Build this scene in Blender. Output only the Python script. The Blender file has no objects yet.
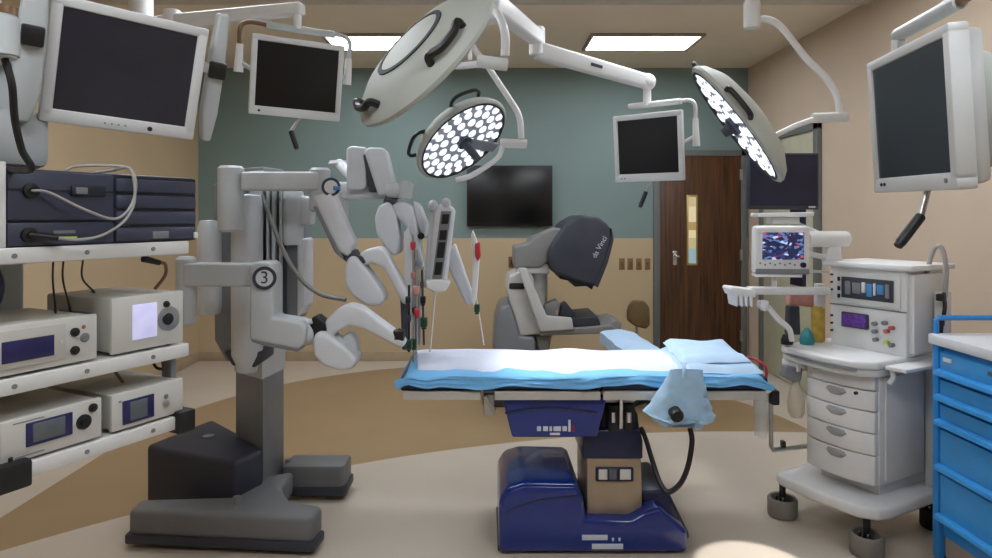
import bpy, bmesh, math, random
from mathutils import Vector, Matrix, noise
R = math.radians
rnd = random.Random(7)
S = bpy.context.scene
COL = S.collection

# ------------------------------------------------------------------ camera, world, exposure
cd = bpy.data.cameras.new('camera'); cam = bpy.data.objects.new('camera', cd); COL.objects.link(cam)
cd.sensor_width = 36; cd.lens = 36 * 660 / 992
cd.shift_x = 11 / 992; cd.shift_y = -64 / 992
cd.clip_start = 0.05
cam.location = (0, 0, 1.6); cam.rotation_euler = (R(90), 0, 0)
S.camera = cam
wd = bpy.data.worlds.new('world'); S.world = wd; wd.use_nodes = True
wd.node_tree.nodes['Background'].inputs[0].default_value = (.75, .85, 1, 1)
wd.node_tree.nodes['Background'].inputs[1].default_value = .25
S.view_settings.view_transform = 'Standard'; S.view_settings.look = 'None'
S.view_settings.gamma = 1; S.view_settings.exposure = 0.15
PANEL = 11.0            # strength of the ceiling light panels
FRONT_PANEL = 17.0

# ------------------------------------------------------------------ materials
def lin(c):
    return tuple((x / 255 / 12.92) if x / 255 <= .04045 else ((x / 255 + .055) / 1.055) ** 2.4 for x in c)
MATS = {}
def mat(name, c, rough=.5, metal=0, var=.06, scale=9, spec=.5, emit=0, trans=0, coat=0, alpha=1, bump=0, bscale=60):
    m = bpy.data.materials.new(name); m.use_nodes = True
    nt = m.node_tree; b = nt.nodes['Principled BSDF']; col = lin(c)
    b.inputs['Roughness'].default_value = rough; b.inputs['Metallic'].default_value = metal
    b.inputs['Specular IOR Level'].default_value = spec
    b.inputs['Transmission Weight'].default_value = trans; b.inputs['Coat Weight'].default_value = coat
    b.inputs['Alpha'].default_value = alpha
    tc = nt.nodes.new('ShaderNodeTexCoord'); nz = nt.nodes.new('ShaderNodeTexNoise')
    nz.inputs['Scale'].default_value = scale; nz.inputs['Detail'].default_value = 4
    nt.links.new(tc.outputs['Object'], nz.inputs['Vector'])
    rp = nt.nodes.new('ShaderNodeValToRGB')
    rp.color_ramp.elements[0].position = .3; rp.color_ramp.elements[1].position = .7
    rp.color_ramp.elements[0].color = (*[x * (1 - var) for x in col], 1)
    rp.color_ramp.elements[1].color = (*[min(1, x * (1 + var)) for x in col], 1)
    nt.links.new(nz.outputs['Fac'], rp.inputs['Fac']); nt.links.new(rp.outputs['Color'], b.inputs['Base Color'])
    if emit:
        nt.links.new(rp.outputs['Color'], b.inputs['Emission Color']); b.inputs['Emission Strength'].default_value = emit
    if bump:
        n2 = nt.nodes.new('ShaderNodeTexNoise'); n2.inputs['Scale'].default_value = bscale
        nt.links.new(tc.outputs['Object'], n2.inputs['Vector'])
        bp = nt.nodes.new('ShaderNodeBump'); bp.inputs['Strength'].default_value = bump; bp.inputs['Distance'].default_value = .01
        nt.links.new(n2.outputs['Fac'], bp.inputs['Height']); nt.links.new(bp.outputs['Normal'], b.inputs['Normal'])
    MATS[name] = m
    return m
mat('wall_beige', (192, 170, 138), .75, var=.03, scale=2)
mat('wall_right_beige', (202, 183, 162), .75, var=.03, scale=2)
mat('ceiling', (238, 226, 208), .85, var=.03, scale=2)
mat('baseboard', (176, 158, 132), .5)
mat('trim_white', (205, 198, 190), .6)
mat('panel_frame', (150, 140, 126), .6)
mat('frame_grey', (108, 112, 110), .5)
mat('white', (222, 222, 222), .38, var=.03)
mat('white_metal', (212, 212, 210), .35, var=.03)
mat('robot_white', (204, 207, 212), .42, var=.04)
mat('robot_grey', (184, 188, 191), .45, var=.05)
mat('robot_mid', (124, 128, 134), .42, .15, var=.06)
mat('robot_dark', (52, 55, 66), .45, var=.08)
mat('navy_box', (44, 47, 62), .5, var=.08)
mat('foot_grey', (112, 113, 116), .5, var=.06)
mat('steel', (178, 178, 176), .3, .85, var=.08)
mat('rail', (196, 194, 188), .35, .25, var=.06)
mat('steel_tan', (172, 154, 132), .35, .35, var=.06)
mat('chrome', (215, 215, 215), .15, 1, var=.02)
mat('black', (18, 18, 20), .45, var=.2)
mat('rubber', (28, 28, 30), .7, var=.2)
mat('screen', (12, 12, 15), .28, var=.1, spec=.5)
mat('screen_matte', (38, 40, 52), .22, var=.1, spec=.7)
mat('screen_blue', (34, 40, 66), .2, var=.1, spec=.5)
mat('screen_lavender', (186, 186, 222), .3, var=.08, scale=20, emit=.55)
mat('lcd_navy', (30, 30, 74), .25, var=.25, scale=14, emit=.15)
mat('lcd_grey', (92, 98, 104), .25, var=.12)
mat('device', (184, 182, 174), .45, var=.04)
mat('device_face', (196, 195, 190), .42, var=.03)
mat('rack_blue', (56, 61, 80), .42, var=.08)
mat('rack_dark', (30, 33, 46), .45, var=.1)
mat('lime', (176, 200, 80), .5)
mat('boom_grey', (180, 185, 186), .42, var=.04)
mat('bezel', (206, 208, 208), .4, var=.03)
mat('lamp_shell', (178, 182, 175), .6, var=.03, spec=.3)
mat('lamp_face', (172, 178, 188), .25, var=.1)
mat('lamp_ring', (48, 54, 52), .7, spec=.2)
mat('led', (228, 233, 244), .2, emit=1.0, var=.01)
mat('panel_light', (244, 249, 255), .4, emit=PANEL, var=0)
mat('panel_front', (240, 247, 255), .4, emit=FRONT_PANEL, var=0)
mat('brown_tube', (120, 92, 66), .35, .4)
mat('grip', (22, 24, 26), .5)
mat('table_blue', (8, 42, 126), .22, var=.08, coat=.5)
mat('table_navy', (22, 30, 66), .3, var=.1)
mat('logo_white', (205, 212, 225), .4)
mat('logo_red', (150, 60, 80), .4)
mat('drape_blue', (112, 178, 228), .75, var=.08, scale=6, bump=.3, bscale=40)
mat('sheet_white', (206, 212, 230), .8, var=.04, scale=6, bump=.3, bscale=30)
mat('drape_pale', (176, 204, 232), .75, var=.06)
mat('bag_blue', (176, 212, 240), .3, var=.08, scale=20, alpha=.86)
mat('console_head', (58, 61, 73), .5, var=.08)
mat('console_grey', (128, 128, 128), .5, var=.06)
mat('console_light', (190, 190, 188), .45, var=.05)
mat('stool', (104, 86, 52), .6, var=.12)
mat('plate', (134, 106, 72), .45)
mat('cart_blue', (38, 130, 202), .35, var=.06)
mat('cart_light', (54, 146, 214), .35, var=.06)
mat('cart_top', (214, 216, 222), .4, var=.03)
mat('purple', (84, 48, 128), .3, var=.5, scale=60, emit=.2)
mat('label_red', (180, 90, 90), .5)
mat('label_grey', (120, 122, 128), .5)
mat('handle_grey', (156, 158, 162), .45)
mat('teal_plastic', (40, 130, 136), .4, var=.1)
mat('gold', (176, 146, 62), .4, var=.25, scale=30)
mat('pink', (196, 140, 130), .6, var=.15, scale=25)
mat('green_fit', (30, 72, 52), .4, var=.15)
mat('red_fit', (186, 48, 60), .45, var=.1)
mat('cable_grey', (122, 122, 120), .5)
mat('cable_white', (160, 158, 154), .5)
mat('cable_navy', (24, 34, 60), .5)
mat('bag_beige', (206, 196, 176), .4, alpha=.75)
mat('clear', (225, 228, 228), .15, alpha=.35, var=.02)
mat('brass', (190, 170, 110), .3, .6)
mat('ring_grey', (128, 124, 118), .6, var=.08)
mat('logo_blue', (70, 130, 190), .4)
mat('sticker', (210, 210, 204), .5)

def node_mat(name, rough, build, spec=.5):
    m = bpy.data.materials.new(name); m.use_nodes = True
    nt = m.node_tree; b = nt.nodes['Principled BSDF']; b.inputs['Roughness'].default_value = rough
    b.inputs['Specular IOR Level'].default_value = spec
    build(nt, b); MATS[name] = m
def N(nt, t, **kw):
    n = nt.nodes.new(t)
    for k, v in kw.items(): setattr(n, k, v)
    return n
def math_n(nt, op, a, bb):
    n = N(nt, 'ShaderNodeMath', operation=op)
    for i, v in enumerate((a, bb)):
        if hasattr(v, 'links') or hasattr(v, 'is_linked'): nt.links.new(v, n.inputs[i])
        else: n.inputs[i].default_value = v
    return n.outputs[0]
def mix(nt, f, a, bb):
    n = N(nt, 'ShaderNodeMix', data_type='RGBA')
    nt.links.new(f, n.inputs[0])
    for i, v in ((6, a), (7, bb)):
        if hasattr(v, 'is_linked'): nt.links.new(v, n.inputs[i])
        else: n.inputs[i].default_value = (*lin(v), 1)
    return n.outputs[2]
WALL_LINE = 1.345
def b_back(nt, b):                                   # paint line: teal above, beige below
    g = N(nt, 'ShaderNodeNewGeometry'); s = N(nt, 'ShaderNodeSeparateXYZ'); nt.links.new(g.outputs['Position'], s.inputs[0])
    f = math_n(nt, 'GREATER_THAN', s.outputs['Z'], WALL_LINE)
    nz = N(nt, 'ShaderNodeTexNoise'); nz.inputs['Scale'].default_value = 1.5; nt.links.new(g.outputs['Position'], nz.inputs['Vector'])
    t = mix(nt, nz.outputs['Fac'], (123, 143, 142), (132, 153, 151))
    l = mix(nt, nz.outputs['Fac'], (191, 171, 139), (199, 179, 147))
    nt.links.new(mix(nt, f, l, t), b.inputs['Base Color'])
node_mat('wall_two_tone', .75, b_back)
def b_floor(nt, b):                                  # inlaid darker band between two arcs
    g = N(nt, 'ShaderNodeNewGeometry'); s = N(nt, 'ShaderNodeSeparateXYZ'); nt.links.new(g.outputs['Position'], s.inputs[0])
    X, Y = s.outputs['X'], s.outputs['Y']
    def dist(cx, cy, yy):
        dx = math_n(nt, 'SUBTRACT', X, cx); dy = math_n(nt, 'SUBTRACT', yy, cy)
        return math_n(nt, 'SQRT', math_n(nt, 'ADD', math_n(nt, 'MULTIPLY', dx, dx), math_n(nt, 'MULTIPLY', dy, dy)), 0)
    outer = math_n(nt, 'LESS_THAN', dist(-.06, 4.55, math_n(nt, 'MAXIMUM', Y, 4.55)), 2.5)
    inner = math_n(nt, 'GREATER_THAN', dist(1.83, -.91, Y), 5.79)
    f = math_n(nt, 'MULTIPLY', outer, inner)
    nz = N(nt, 'ShaderNodeTexNoise'); nz.inputs['Scale'].default_value = 2.2; nz.inputs['Detail'].default_value = 5
    nt.links.new(g.outputs['Position'], nz.inputs['Vector'])
    lt = mix(nt, nz.outputs['Fac'], (188, 176, 162), (203, 192, 178))
    dk = mix(nt, nz.outputs['Fac'], (148, 124, 92), (162, 138, 106))
    nt.links.new(mix(nt, f, lt, dk), b.inputs['Base Color'])
node_mat('floor', .32, b_floor, .4)
def b_wood(nt, b):
    tc = N(nt, 'ShaderNodeTexCoord'); mp = N(nt, 'ShaderNodeMapping'); mp.inputs['Scale'].default_value = (14, 3, .7)
    nt.links.new(tc.outputs['Object'], mp.inputs['Vector'])
    nz = N(nt, 'ShaderNodeTexNoise'); nz.inputs['Scale'].default_value = 2.5; nz.inputs['Detail'].default_value = 7
    nt.links.new(mp.outputs[0], nz.inputs['Vector'])
    r = N(nt, 'ShaderNodeValToRGB'); r.color_ramp.elements[0].position = .3; r.color_ramp.elements[1].position = .72
    r.color_ramp.elements[0].color = (*lin((52, 32, 18)), 1); r.color_ramp.elements[1].color = (*lin((104, 66, 38)), 1)
    nt.links.new(nz.outputs['Fac'], r.inputs[0]); nt.links.new(r.outputs[0], b.inputs['Base Color'])
node_mat('wood', .4, b_wood)
def b_vital(nt, b):                                  # lit patient monitor picture
    tc = N(nt, 'ShaderNodeTexCoord'); v = N(nt, 'ShaderNodeTexVoronoi'); v.inputs['Scale'].default_value = 52
    mp = N(nt, 'ShaderNodeMapping'); mp.inputs['Scale'].default_value = (1, 1, 1.6)
    nt.links.new(tc.outputs['Object'], mp.inputs['Vector']); nt.links.new(mp.outputs[0], v.inputs['Vector'])
    s = N(nt, 'ShaderNodeSeparateColor'); nt.links.new(v.outputs['Color'], s.inputs[0])
    r = N(nt, 'ShaderNodeValToRGB'); r.color_ramp.interpolation = 'CONSTANT'
    e = r.color_ramp.elements; e[0].color = (*lin((30, 34, 66)), 1); e[1].position = .52; e[1].color = (*lin((84, 108, 160)), 1)
    for p, c in ((.7, (40, 44, 84)), (.8, (172, 188, 214)), (.88, (164, 74, 88)), (.94, (50, 56, 96))):
        q = e.new(p); q.color = (*lin(c), 1)
    nt.links.new(s.outputs[0], r.inputs[0])
    nt.links.new(r.outputs[0], b.inputs['Base Color']); nt.links.new(r.outputs[0], b.inputs['Emission Color'])
    b.inputs['Emission Strength'].default_value = .8
node_mat('vital_screen', .25, b_vital)
def b_glow(nt, b):                                   # vision panel: lit corridor behind it
    g = N(nt, 'ShaderNodeNewGeometry'); s = N(nt, 'ShaderNodeSeparateXYZ'); nt.links.new(g.outputs['Position'], s.inputs[0])
    r = N(nt, 'ShaderNodeValToRGB'); r.color_ramp.interpolation = 'CONSTANT'
    e = r.color_ramp.elements; e[0].color = (*lin((150, 180, 190)), 1); e[1].position = .22; e[1].color = (*lin((200, 182, 140)), 1)
    for p, c in ((.38, (224, 208, 168)), (.5, (180, 150, 96)), (.62, (226, 210, 172)), (.85, (206, 186, 144))):
        q = e.new(p); q.color = (*lin(c), 1)
    z = math_n(nt, 'DIVIDE', math_n(nt, 'SUBTRACT', s.outputs['Z'], 1.07), .73)
    nt.links.new(z, r.inputs[0]); nt.links.new(r.outputs[0], b.inputs['Base Color']); nt.links.new(r.outputs[0], b.inputs['Emission Color'])
    b.inputs['Emission Strength'].default_value = .4
node_mat('lit_glass', .2, b_glow)

# ------------------------------------------------------------------ mesh helpers
def P(px, py, D):
    """world point seen at photo pixel (px, py) at distance D"""
    return Vector(((px - 485) / 660 * D, D, 1.6 - (py - 215) / 660 * D))
def frame(o, z, xh=(0, 0, 1)):
    z = Vector(z).normalized(); x = Vector(xh) - z * Vector(xh).dot(z)
    if x.length < 1e-4: x = Vector((1, 0, 0)) - z * z.x
    x.normalize(); y = z.cross(x)
    m = Matrix((x, y, z)).transposed().to_4x4(); m.translation = Vector(o); return m
def catmull(pts, n=8):
    p = [Vector(q) for q in pts]
    if len(p) < 3: return p
    p = [2 * p[0] - p[1]] + p + [2 * p[-1] - p[-2]]; out = []
    for i in range(1, len(p) - 2):
        for k in range(n):
            t = k / n; a, b, c, d = p[i - 1:i + 3]
            out.append(.5 * (2 * b + (c - a) * t + (2 * a - 5 * b + 4 * c - d) * t * t + (3 * b - a - 3 * c + d) * t ** 3))
    out.append(p[-2]); return out
class MB:
    def __init__(s): s.bm = bmesh.new()
    def _merge(s, b, M=None):
        if M is not None: b.transform(M)
        me = bpy.data.meshes.new('t'); b.to_mesh(me); b.free(); s.bm.from_mesh(me); bpy.data.meshes.remove(me); return s
    def box(s, c, d, bev=.004, M=None, rz=0, seg=2):
        b = bmesh.new(); bmesh.ops.create_cube(b, size=1)
        for v in b.verts: v.co = Vector((v.co.x * d[0], v.co.y * d[1], v.co.z * d[2]))
        if bev: bmesh.ops.bevel(b, geom=b.edges[:], offset=min(bev, min(d) * .45), segments=seg, profile=.5, affect='EDGES')
        T = Matrix.Translation(c) @ Matrix.Rotation(rz, 4, 'Z')
        return s._merge(b, M @ T if M else T)
    def b2(s, lo, hi, bev=.004, M=None):
        return s.box([(a + b) / 2 for a, b in zip(lo, hi)], [abs(b - a) for a, b in zip(lo, hi)], bev, M)
    def prism(s, pts, vec, bev=.004, M=None, seg=2):
        b = bmesh.new(); vs = [b.verts.new(p) for p in pts]; f = b.faces.new(vs)
        r = bmesh.ops.extrude_face_region(b, geom=[f]); 
        bmesh.ops.translate(b, verts=[g for g in r['geom'] if isinstance(g, bmesh.types.BMVert)], vec=Vector(vec))
        bmesh.ops.recalc_face_normals(b, faces=b.faces[:])
        if bev: bmesh.ops.bevel(b, geom=b.edges[:], offset=bev, segments=seg, profile=.5, affect='EDGES', clamp_overlap=True)
        return s._merge(b, M)
    def ppx(s, pts, D, th, bev=.012, seg=3):           # side profile seen square-on, given real thickness
        return s.prism([P(x, y, D) for x, y in pts], (0, th, 0), bev, None, seg)
    def pz(s, pts, z0, z1, bev=.01, M=None, seg=2):
        return s.prism([(x, y, z0) for x, y in pts], (0, 0, z1 - z0), bev, M, seg)
    def cyl(s, a, b_, r0, r1=None, n=20, bev=0):
        a, b_ = Vector(a), Vector(b_); L = (b_ - a).length
        b = bmesh.new(); bmesh.ops.create_cone(b, cap_ends=True, segments=n, radius1=r0, radius2=r0 if r1 is None else r1, depth=L)
        if bev: bmesh.ops.bevel(b, geom=[e for e in b.edges if len(e.link_faces) == 2 and any(len(f.verts) > 4 for f in e.link_faces)], offset=bev, segments=2, affect='EDGES')
        return s._merge(b, frame((a + b_) / 2, b_ - a))
    def tube(s, pts, r, n=8, smooth=True, k=8):
        p = catmull(pts, k) if smooth else [Vector(q) for q in pts]
        b = bmesh.new(); rings = []; up = None
        for i, q in enumerate(p):
            t = (p[min(i + 1, len(p) - 1)] - p[max(i - 1, 0)]).normalized()
            if up is None: up = Vector((0, 0, 1)) if abs(t.z) < .9 else Vector((1, 0, 0))
            x = (up - t * up.dot(t)).normalized(); up = x; y = t.cross(x)
            rr = r(i / (len(p) - 1)) if callable(r) else r
            rings.append([b.verts.new(q + (x * math.cos(2 * math.pi * j / n) + y * math.sin(2 * math.pi * j / n)) * rr) for j in range(n)])
        for a, c in zip(rings, rings[1:]):
            for j in range(n): b.faces.new((a[j], a[(j + 1) % n], c[(j + 1) % n], c[j]))
        b.faces.new(rings[0][::-1]); b.faces.new(rings[-1])
        return s._merge(b)
    def lathe(s, prof, M=None, n=32, sx=1, sy=1):
        b = bmesh.new(); rings = []
        for r, z in prof:
            rings.append([b.verts.new((0, 0, z))] if r < 1e-6 else [b.verts.new((r * sx * math.cos(2 * math.pi * j / n), r * sy * math.sin(2 * math.pi * j / n), z)) for j in range(n)])
        for a, c in zip(rings, rings[1:]):
            for j in range(n):
                k = (j + 1) % n
                if len(a) == 1 and len(c) == 1: continue
                if len(a) == 1: b.faces.new((a[0], c[j], c[k]))
                elif len(c) == 1: b.faces.new((a[j], a[k], c[0]))
                else: b.faces.new((a[j], a[k], c[k], c[j]))
        bmesh.ops.recalc_face_normals(b, faces=b.faces[:])
        return s._merge(b, M)
    def ball(s, c, r, sc=(1, 1, 1), M=None, n=16):
        b = bmesh.new(); bmesh.ops.create_uvsphere(b, u_segments=n, v_segments=max(6, n // 2), radius=r)
        T = Matrix.Translation(c) @ Matrix.Diagonal((*sc, 1))
        return s._merge(b, M @ T if M else T)
    def link(s, a, b_, w, th, bev=.01, taper=1):       # flat-sided arm link between two points
        a, b_ = Vector(a), Vector(b_); M = frame(a, b_ - a, (0, 1, 0)); L = (b_ - a).length; h = w / 2
        pts = [M @ Vector((-th / 2, y, z)) for y, z in ((-h, 0), (h, 0), (h * taper, L), (-h * taper, L))]
        return s.prism(pts, M.to_3x3() @ Vector((th, 0, 0)), bev, None, 3)
    def text(s, body, size, M, ext=.001, align='CENTER'):
        cu = bpy.data.curves.new('t', 'FONT'); cu.body = body; cu.size = size; cu.extrude = ext; cu.align_x = align; cu.align_y = 'CENTER'
        o = bpy.data.objects.new('t', cu); COL.objects.link(o); bpy.context.view_layer.update()
        me = bpy.data.meshes.new_from_object(o.evaluated_get(bpy.context.evaluated_depsgraph_get()))
        bpy.data.objects.remove(o); me.transform(M); s.bm.from_mesh(me); bpy.data.meshes.remove(me); return s
    def build(s, name, m, parent=None, world=True, ang=38):
        if parent is not None:
            if world: s.bm.transform(ROOT[parent.name].inverted())
            org = Vector((0, 0, 0))
        else:
            lo = [min(v.co[i] for v in s.bm.verts) for i in range(3)]; hi = [max(v.co[i] for v in s.bm.verts) for i in range(3)]
            org = Vector(((lo[0] + hi[0]) / 2, (lo[1] + hi[1]) / 2, lo[2])); s.bm.transform(Matrix.Translation(-org))
        me = bpy.data.meshes.new(name); s.bm.to_mesh(me); s.bm.free()
        for p in me.polygons: p.use_smooth = True
        me.set_sharp_from_angle(angle=R(ang)); me.materials.append(MATS[m] if isinstance(m, str) else m)
        o = bpy.data.objects.new(name, me); COL.objects.link(o)
        if parent is not None: o.parent = parent; ROOT[o.name] = ROOT[parent.name]
        else: o.location = org; ROOT[o.name] = Matrix.Translation(org)
        return o
ROOT = {}
def tag(o, label, cat, group=None, kind=None):
    o['label'] = label; o['category'] = cat
    if group: o['group'] = group
    if kind: o['kind'] = kind
    return o
def thing(name, label, cat, loc=(0, 0, 0), M=None, group=None):
    o = bpy.data.objects.new(name, None); COL.objects.link(o); o.empty_display_size = .1
    M = M or Matrix.Translation(loc); o.matrix_world = M; ROOT[o.name] = M.copy()
    return tag(o, label, cat, group)
def struct(name, mb, m, parent=None):
    o = mb.build(name, m, parent)
    if parent is None: o['kind'] = 'structure'
    return o
def lab(o, t): o['label'] = t; return o
def rzM(loc, ang): return Matrix.Translation(loc) @ Matrix.Rotation(ang, 4, 'Z')

# ------------------------------------------------------------------ the room
XL, XR, YB, YF, H = -3.15, 2.89, 7.25, -2.4, 3.215
struct('floor', MB().b2((XL, YF, -.1), (XR, YB, 0), 0), 'floor')
struct('ceiling', MB().b2((XL, YF, H), (XR, YB, H + .1), 0), 'ceiling')
struct('wall_back', MB().b2((XL - .1, YB, 0), (XR + .1, YB + .1, H), 0), 'wall_two_tone')
struct('wall_left', MB().b2((XL - .1, YF, 0), (XL, YB, H), 0), 'wall_beige')
struct('wall_right', MB().b2((XR, YF, 0), (XR + .1, YB, H), 0), 'wall_right_beige')
struct('wall_front', MB().b2((XL - .1, YF - .1, 0), (XR + .1, YF, H), 0), 'wall_beige')
struct('baseboard_back', MB().b2((XL, YB - .02, 0), (1.84, YB, .105), .003), 'baseboard')
struct('baseboard_left', MB().b2((XL, YF, 0), (XL + .02, YB - .02, .105), .003), 'baseboard')
struct('baseboard_right', MB().b2((XR - .02, YF, 0), (XR, 5.62, .105), .003), 'baseboard')
struct('trim_1', MB().b2((XL, 4.86, H - .03), (XR, 4.98, H), .004), 'trim_white')
# wooden door in the back wall
d = bpy.data.objects.new('door_1', None); COL.objects.link(d); d.matrix_world = Matrix.Translation((2.36, YB, 0)); ROOT['door_1'] = Matrix.Translation((2.36, YB, 0)); d['kind'] = 'structure'
f = MB()
f.b2((1.845, YB - .04, 0), (1.915, YB, 2.31), .004).b2((2.80, YB - .04, 0), (2.865, YB, 2.31), .004).b2((1.845, YB - .04, 2.245), (2.865, YB, 2.31), .004)
f.build('door_frame', 'frame_grey', d)
MB().b2((1.915, YB - .03, .01), (2.80, YB - .001, 2.245), .003).build('door_leaf', 'wood', d)
w = MB(); w.b2((2.205, YB - .038, 1.05), (2.325, YB - .03, 1.82), .003); w.build('vision_frame', 'brass', d)
MB().b2((2.225, YB - .041, 1.072), (2.305, YB - .036, 1.798), 0).build('vision_glass', 'lit_glass', d)
h = MB().box((2.075, YB - .037, 1.13), (.05, .014, .16), .006).cyl((2.075, YB - .04, 1.16), (2.075, YB - .09, 1.16), .012).box((2.09, YB - .09, 1.15), (.05, .016, .022), .006)
h.build('door_handle', 'chrome', d)
for z in (2.04, 1.16, .28): MB().b2((2.785, YB - .05, z - .06), (2.815, YB - .028, z + .06), .003).build('hinge', 'steel', d)
# pale door in the right wall, seen behind the anaesthesia machine
d = bpy.data.objects.new('door_2', None); COL.objects.link(d); d.matrix_world = Matrix.Translation((XR, 6.25, 0)); ROOT['door_2'] = Matrix.Translation((XR, 6.25, 0)); d['kind'] = 'structure'
f = MB().b2((XR - .04, 5.66, 0), (XR, 5.74, 2.42), .004).b2((XR - .04, 6.80, 0), (XR, 6.88, 2.42), .004).b2((XR - .04, 5.66, 2.34), (XR, 6.88, 2.42), .004)
f.build('door_frame', 'frame_grey', d)
mat('pale_door', (186, 184, 160), .5, var=.05)
MB().b2((XR - .02, 5.74, .01), (XR - .001, 6.80, 2.34), .003).build('door_leaf', 'pale_door', d)
MB().b2((XR - .026, 5.9, .95), (XR - .019, 6.2, 1.8), .003).build('door_window', 'screen_blue', d)
# ceiling light panels
def ceiling_panel(x0, x1, y0, y1, label, m):
    t = thing('ceiling_light', label, 'ceiling light', ((x0 + x1) / 2, (y0 + y1) / 2, H), group='flush ceiling light panels')
    fr = MB(); z0, z1 = H - .028, H - .001
    for a, b in (((x0 - .03, y0 - .03), (x1 + .03, y0)), ((x0 - .03, y1), (x1 + .03, y1 + .03)), ((x0 - .03, y0), (x0, y1)), ((x1, y0), (x1 + .03, y1))):
        fr.b2((*a, z0), (*b, z1), .003)
    fr.build('frame', 'panel_frame', t)
    MB().b2((x0, y0, H - .016), (x1, y1, H - .004), 0).build('diffuser', m, t)
ceiling_panel(.97, 1.93, 5.88, 6.38, 'flush rectangular ceiling light in front of the wooden door, right of the other lit panel', 'panel_light')
ceiling_panel(-1.43, -.40, 5.88, 6.38, 'flush rectangular ceiling light partly hidden behind the largest surgical lamp head', 'panel_light')
ceiling_panel(-2.0, -.85, 3.55, 4.1, 'flush ceiling light above the robot, outside the view', 'panel_front')
ceiling_panel(.85, 2.0, 3.55, 4.1, 'flush ceiling light above the anaesthesia machine, outside the view', 'panel_front')
ceiling_panel(-1.6, -.45, .6, 1.15, 'flush ceiling light above the camera to its left', 'panel_front')
ceiling_panel(.6, 1.75, .6, 1.15, 'flush ceiling light above the camera to its right', 'panel_front')

# ------------------------------------------------------------------ on the back wall
t = thing('wall_screen', 'large black television mounted on the teal wall below the small lit surgical lamp', 'television', (.27, YB - .05, 1.48))
MB().b2((-.197, YB - .07, 1.478), (.735, YB - .012, 2.14), .008).build('bezel', 'black', t)
MB().b2((-.175, YB - .073, 1.51), (.713, YB - .069, 2.118), .001).build('screen', 'screen', t)
MB().b2((.1, YB - .013, 1.65), (.44, YB, 1.98), .003).build('wall_mount', 'black', t)
places = ['leftmost', 'second from the left', 'third from the left', 'rightmost, nearest the door']
for i, px in enumerate((621.8, 630.2, 638.8, 647.3)):
    t = thing('wall_plate', 'small tan plate on the beige wall, %s in the row of four' % places[i], 'wall plate', P(px, 270, YB), group='row of wall plates beside the door')
    c = P(px, 264, YB)
    MB().box((c.x, YB - .004, c.z), (.062, .008, .125), .003).build('plate', 'plate', t)
    MB().box((c.x, YB - .010, c.z), (.022, .006, .05), .002).build('insert', 'brown_tube', t)
c = P(512, 262, YB)
t = thing('wall_outlet', 'dark outlet box low on the beige wall left of the console arm', 'outlet', (c.x, YB, c.z - .06))
MB().box((c.x, YB - .012, c.z), (.075, .024, .12), .004).build('plate', 'brown_tube', t)
MB().box((c.x, YB - .026, c.z), (.03, .006, .05), .002).build('insert', 'black', t)

# ------------------------------------------------------------------ surgeon console
D = 5.5
t = thing('surgeon_console', 'grey surgeon console with tilted dark viewer hood standing behind the operating table', 'console', (.45, D + .3, 0))
hd = MB().ppx([(547, 258), (550, 246), (566, 223), (581, 214.5), (598, 216), (610, 226), (613, 240), (607, 262), (597, 287), (578, 282), (553, 273)], D, .62, .035, 4)
head = hd.build('viewer_hood', 'console_head', t)
MB().ppx([(594, 284), (606, 259), (611, 238), (612, 228), (614, 240), (608, 263), (598, 288)], D - .006, .63, .008).build('front_bezel', 'robot_dark', head)
MB().ppx([(556, 268), (595, 283), (592, 290), (587, 286), (575, 287), (570, 281), (560, 279)], D + .08, .4, .008).build('eyepiece', 'black', head)
a, b = P(590, 264, D), P(609, 230, D); dx = (b - a).normalized(); zz = Vector((0, -1, 0)); yy = zz.cross(dx)
M = Matrix((dx, yy, zz)).transposed().to_4x4(); M.translation = (a + b) / 2 + Vector((0, -.004, 0))
MB().text('da Vinci', .062, M).build('lettering', 'logo_white', head)
MB().ppx([(514, 268), (514, 247), (528, 244), (533, 238), (556, 228), (564, 229), (563, 236), (548, 262), (541, 268)], D + .08, .4, .02).build('hood_arm', 'console_grey', t)
MB().cyl(P(536, 262, D + .28), P(536, 350, D + .28), .10).ppx([(516, 264), (548, 264), (550, 274), (516, 274)], D + .1, .34, .012).build('column', 'console_light', t)
bd = MB().ppx([(506, 290), (509, 276), (524, 270), (533, 276), (542, 334), (520, 337)], D + .05, .5, .02)
bd.build('body_cover', 'console_light', t)
MB().ppx([(493, 352), (495, 322), (500, 308), (510, 304), (520, 336), (535, 338), (537, 400), (493, 400)], D + .02, .6, .025).build('lower_housing', 'robot_mid', t)
MB().pz([(-.02, D - .02), (.62, D - .02), (.62, D + .62), (-.02, D + .62)], 0, .12, .03).build('base', 'robot_dark', t)
MB().ppx([(518, 268), (526, 268), (547, 316), (572, 318), (574, 330), (540, 332)], D - .03, .05, .012).build('armrest_strut', 'console_light', t)
ar = MB().ppx([(540, 322), (556, 322), (560, 329), (612, 325), (618, 330), (600, 334), (540, 336)], D, .6, .012).build('armrest', 'console_grey', t)
MB().ppx([(570, 327), (574, 318), (598, 316), (601, 326)], D + .03, .5, .01).build('armrest_pad', 'robot_dark', ar)
MB().ppx([(598, 327), (616, 321), (622, 323), (621, 331), (604, 334)], D + .04, .45, .008).build('touch_pad', 'console_grey', ar)
MB().ppx([(541, 318), (545, 305), (557, 300), (561, 305), (556, 312), (560, 320)], D + .1, .14, .01).build('hand_controller', 'console_grey', t)
MB().ppx([(559, 320), (561, 305), (566, 302), (576, 314), (574, 324)], D + .12, .12, .01).build('hand_controller', 'robot_dark', t)
MB().ppx([(536, 335), (552, 335), (549, 352), (539, 352)], D + .1, .3, .01).build('bracket', 'console_grey', t)
MB().box(P(517, 286, D + .05), (.13, .03, .05), .008).build('side_lever', 'black', t)

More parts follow.
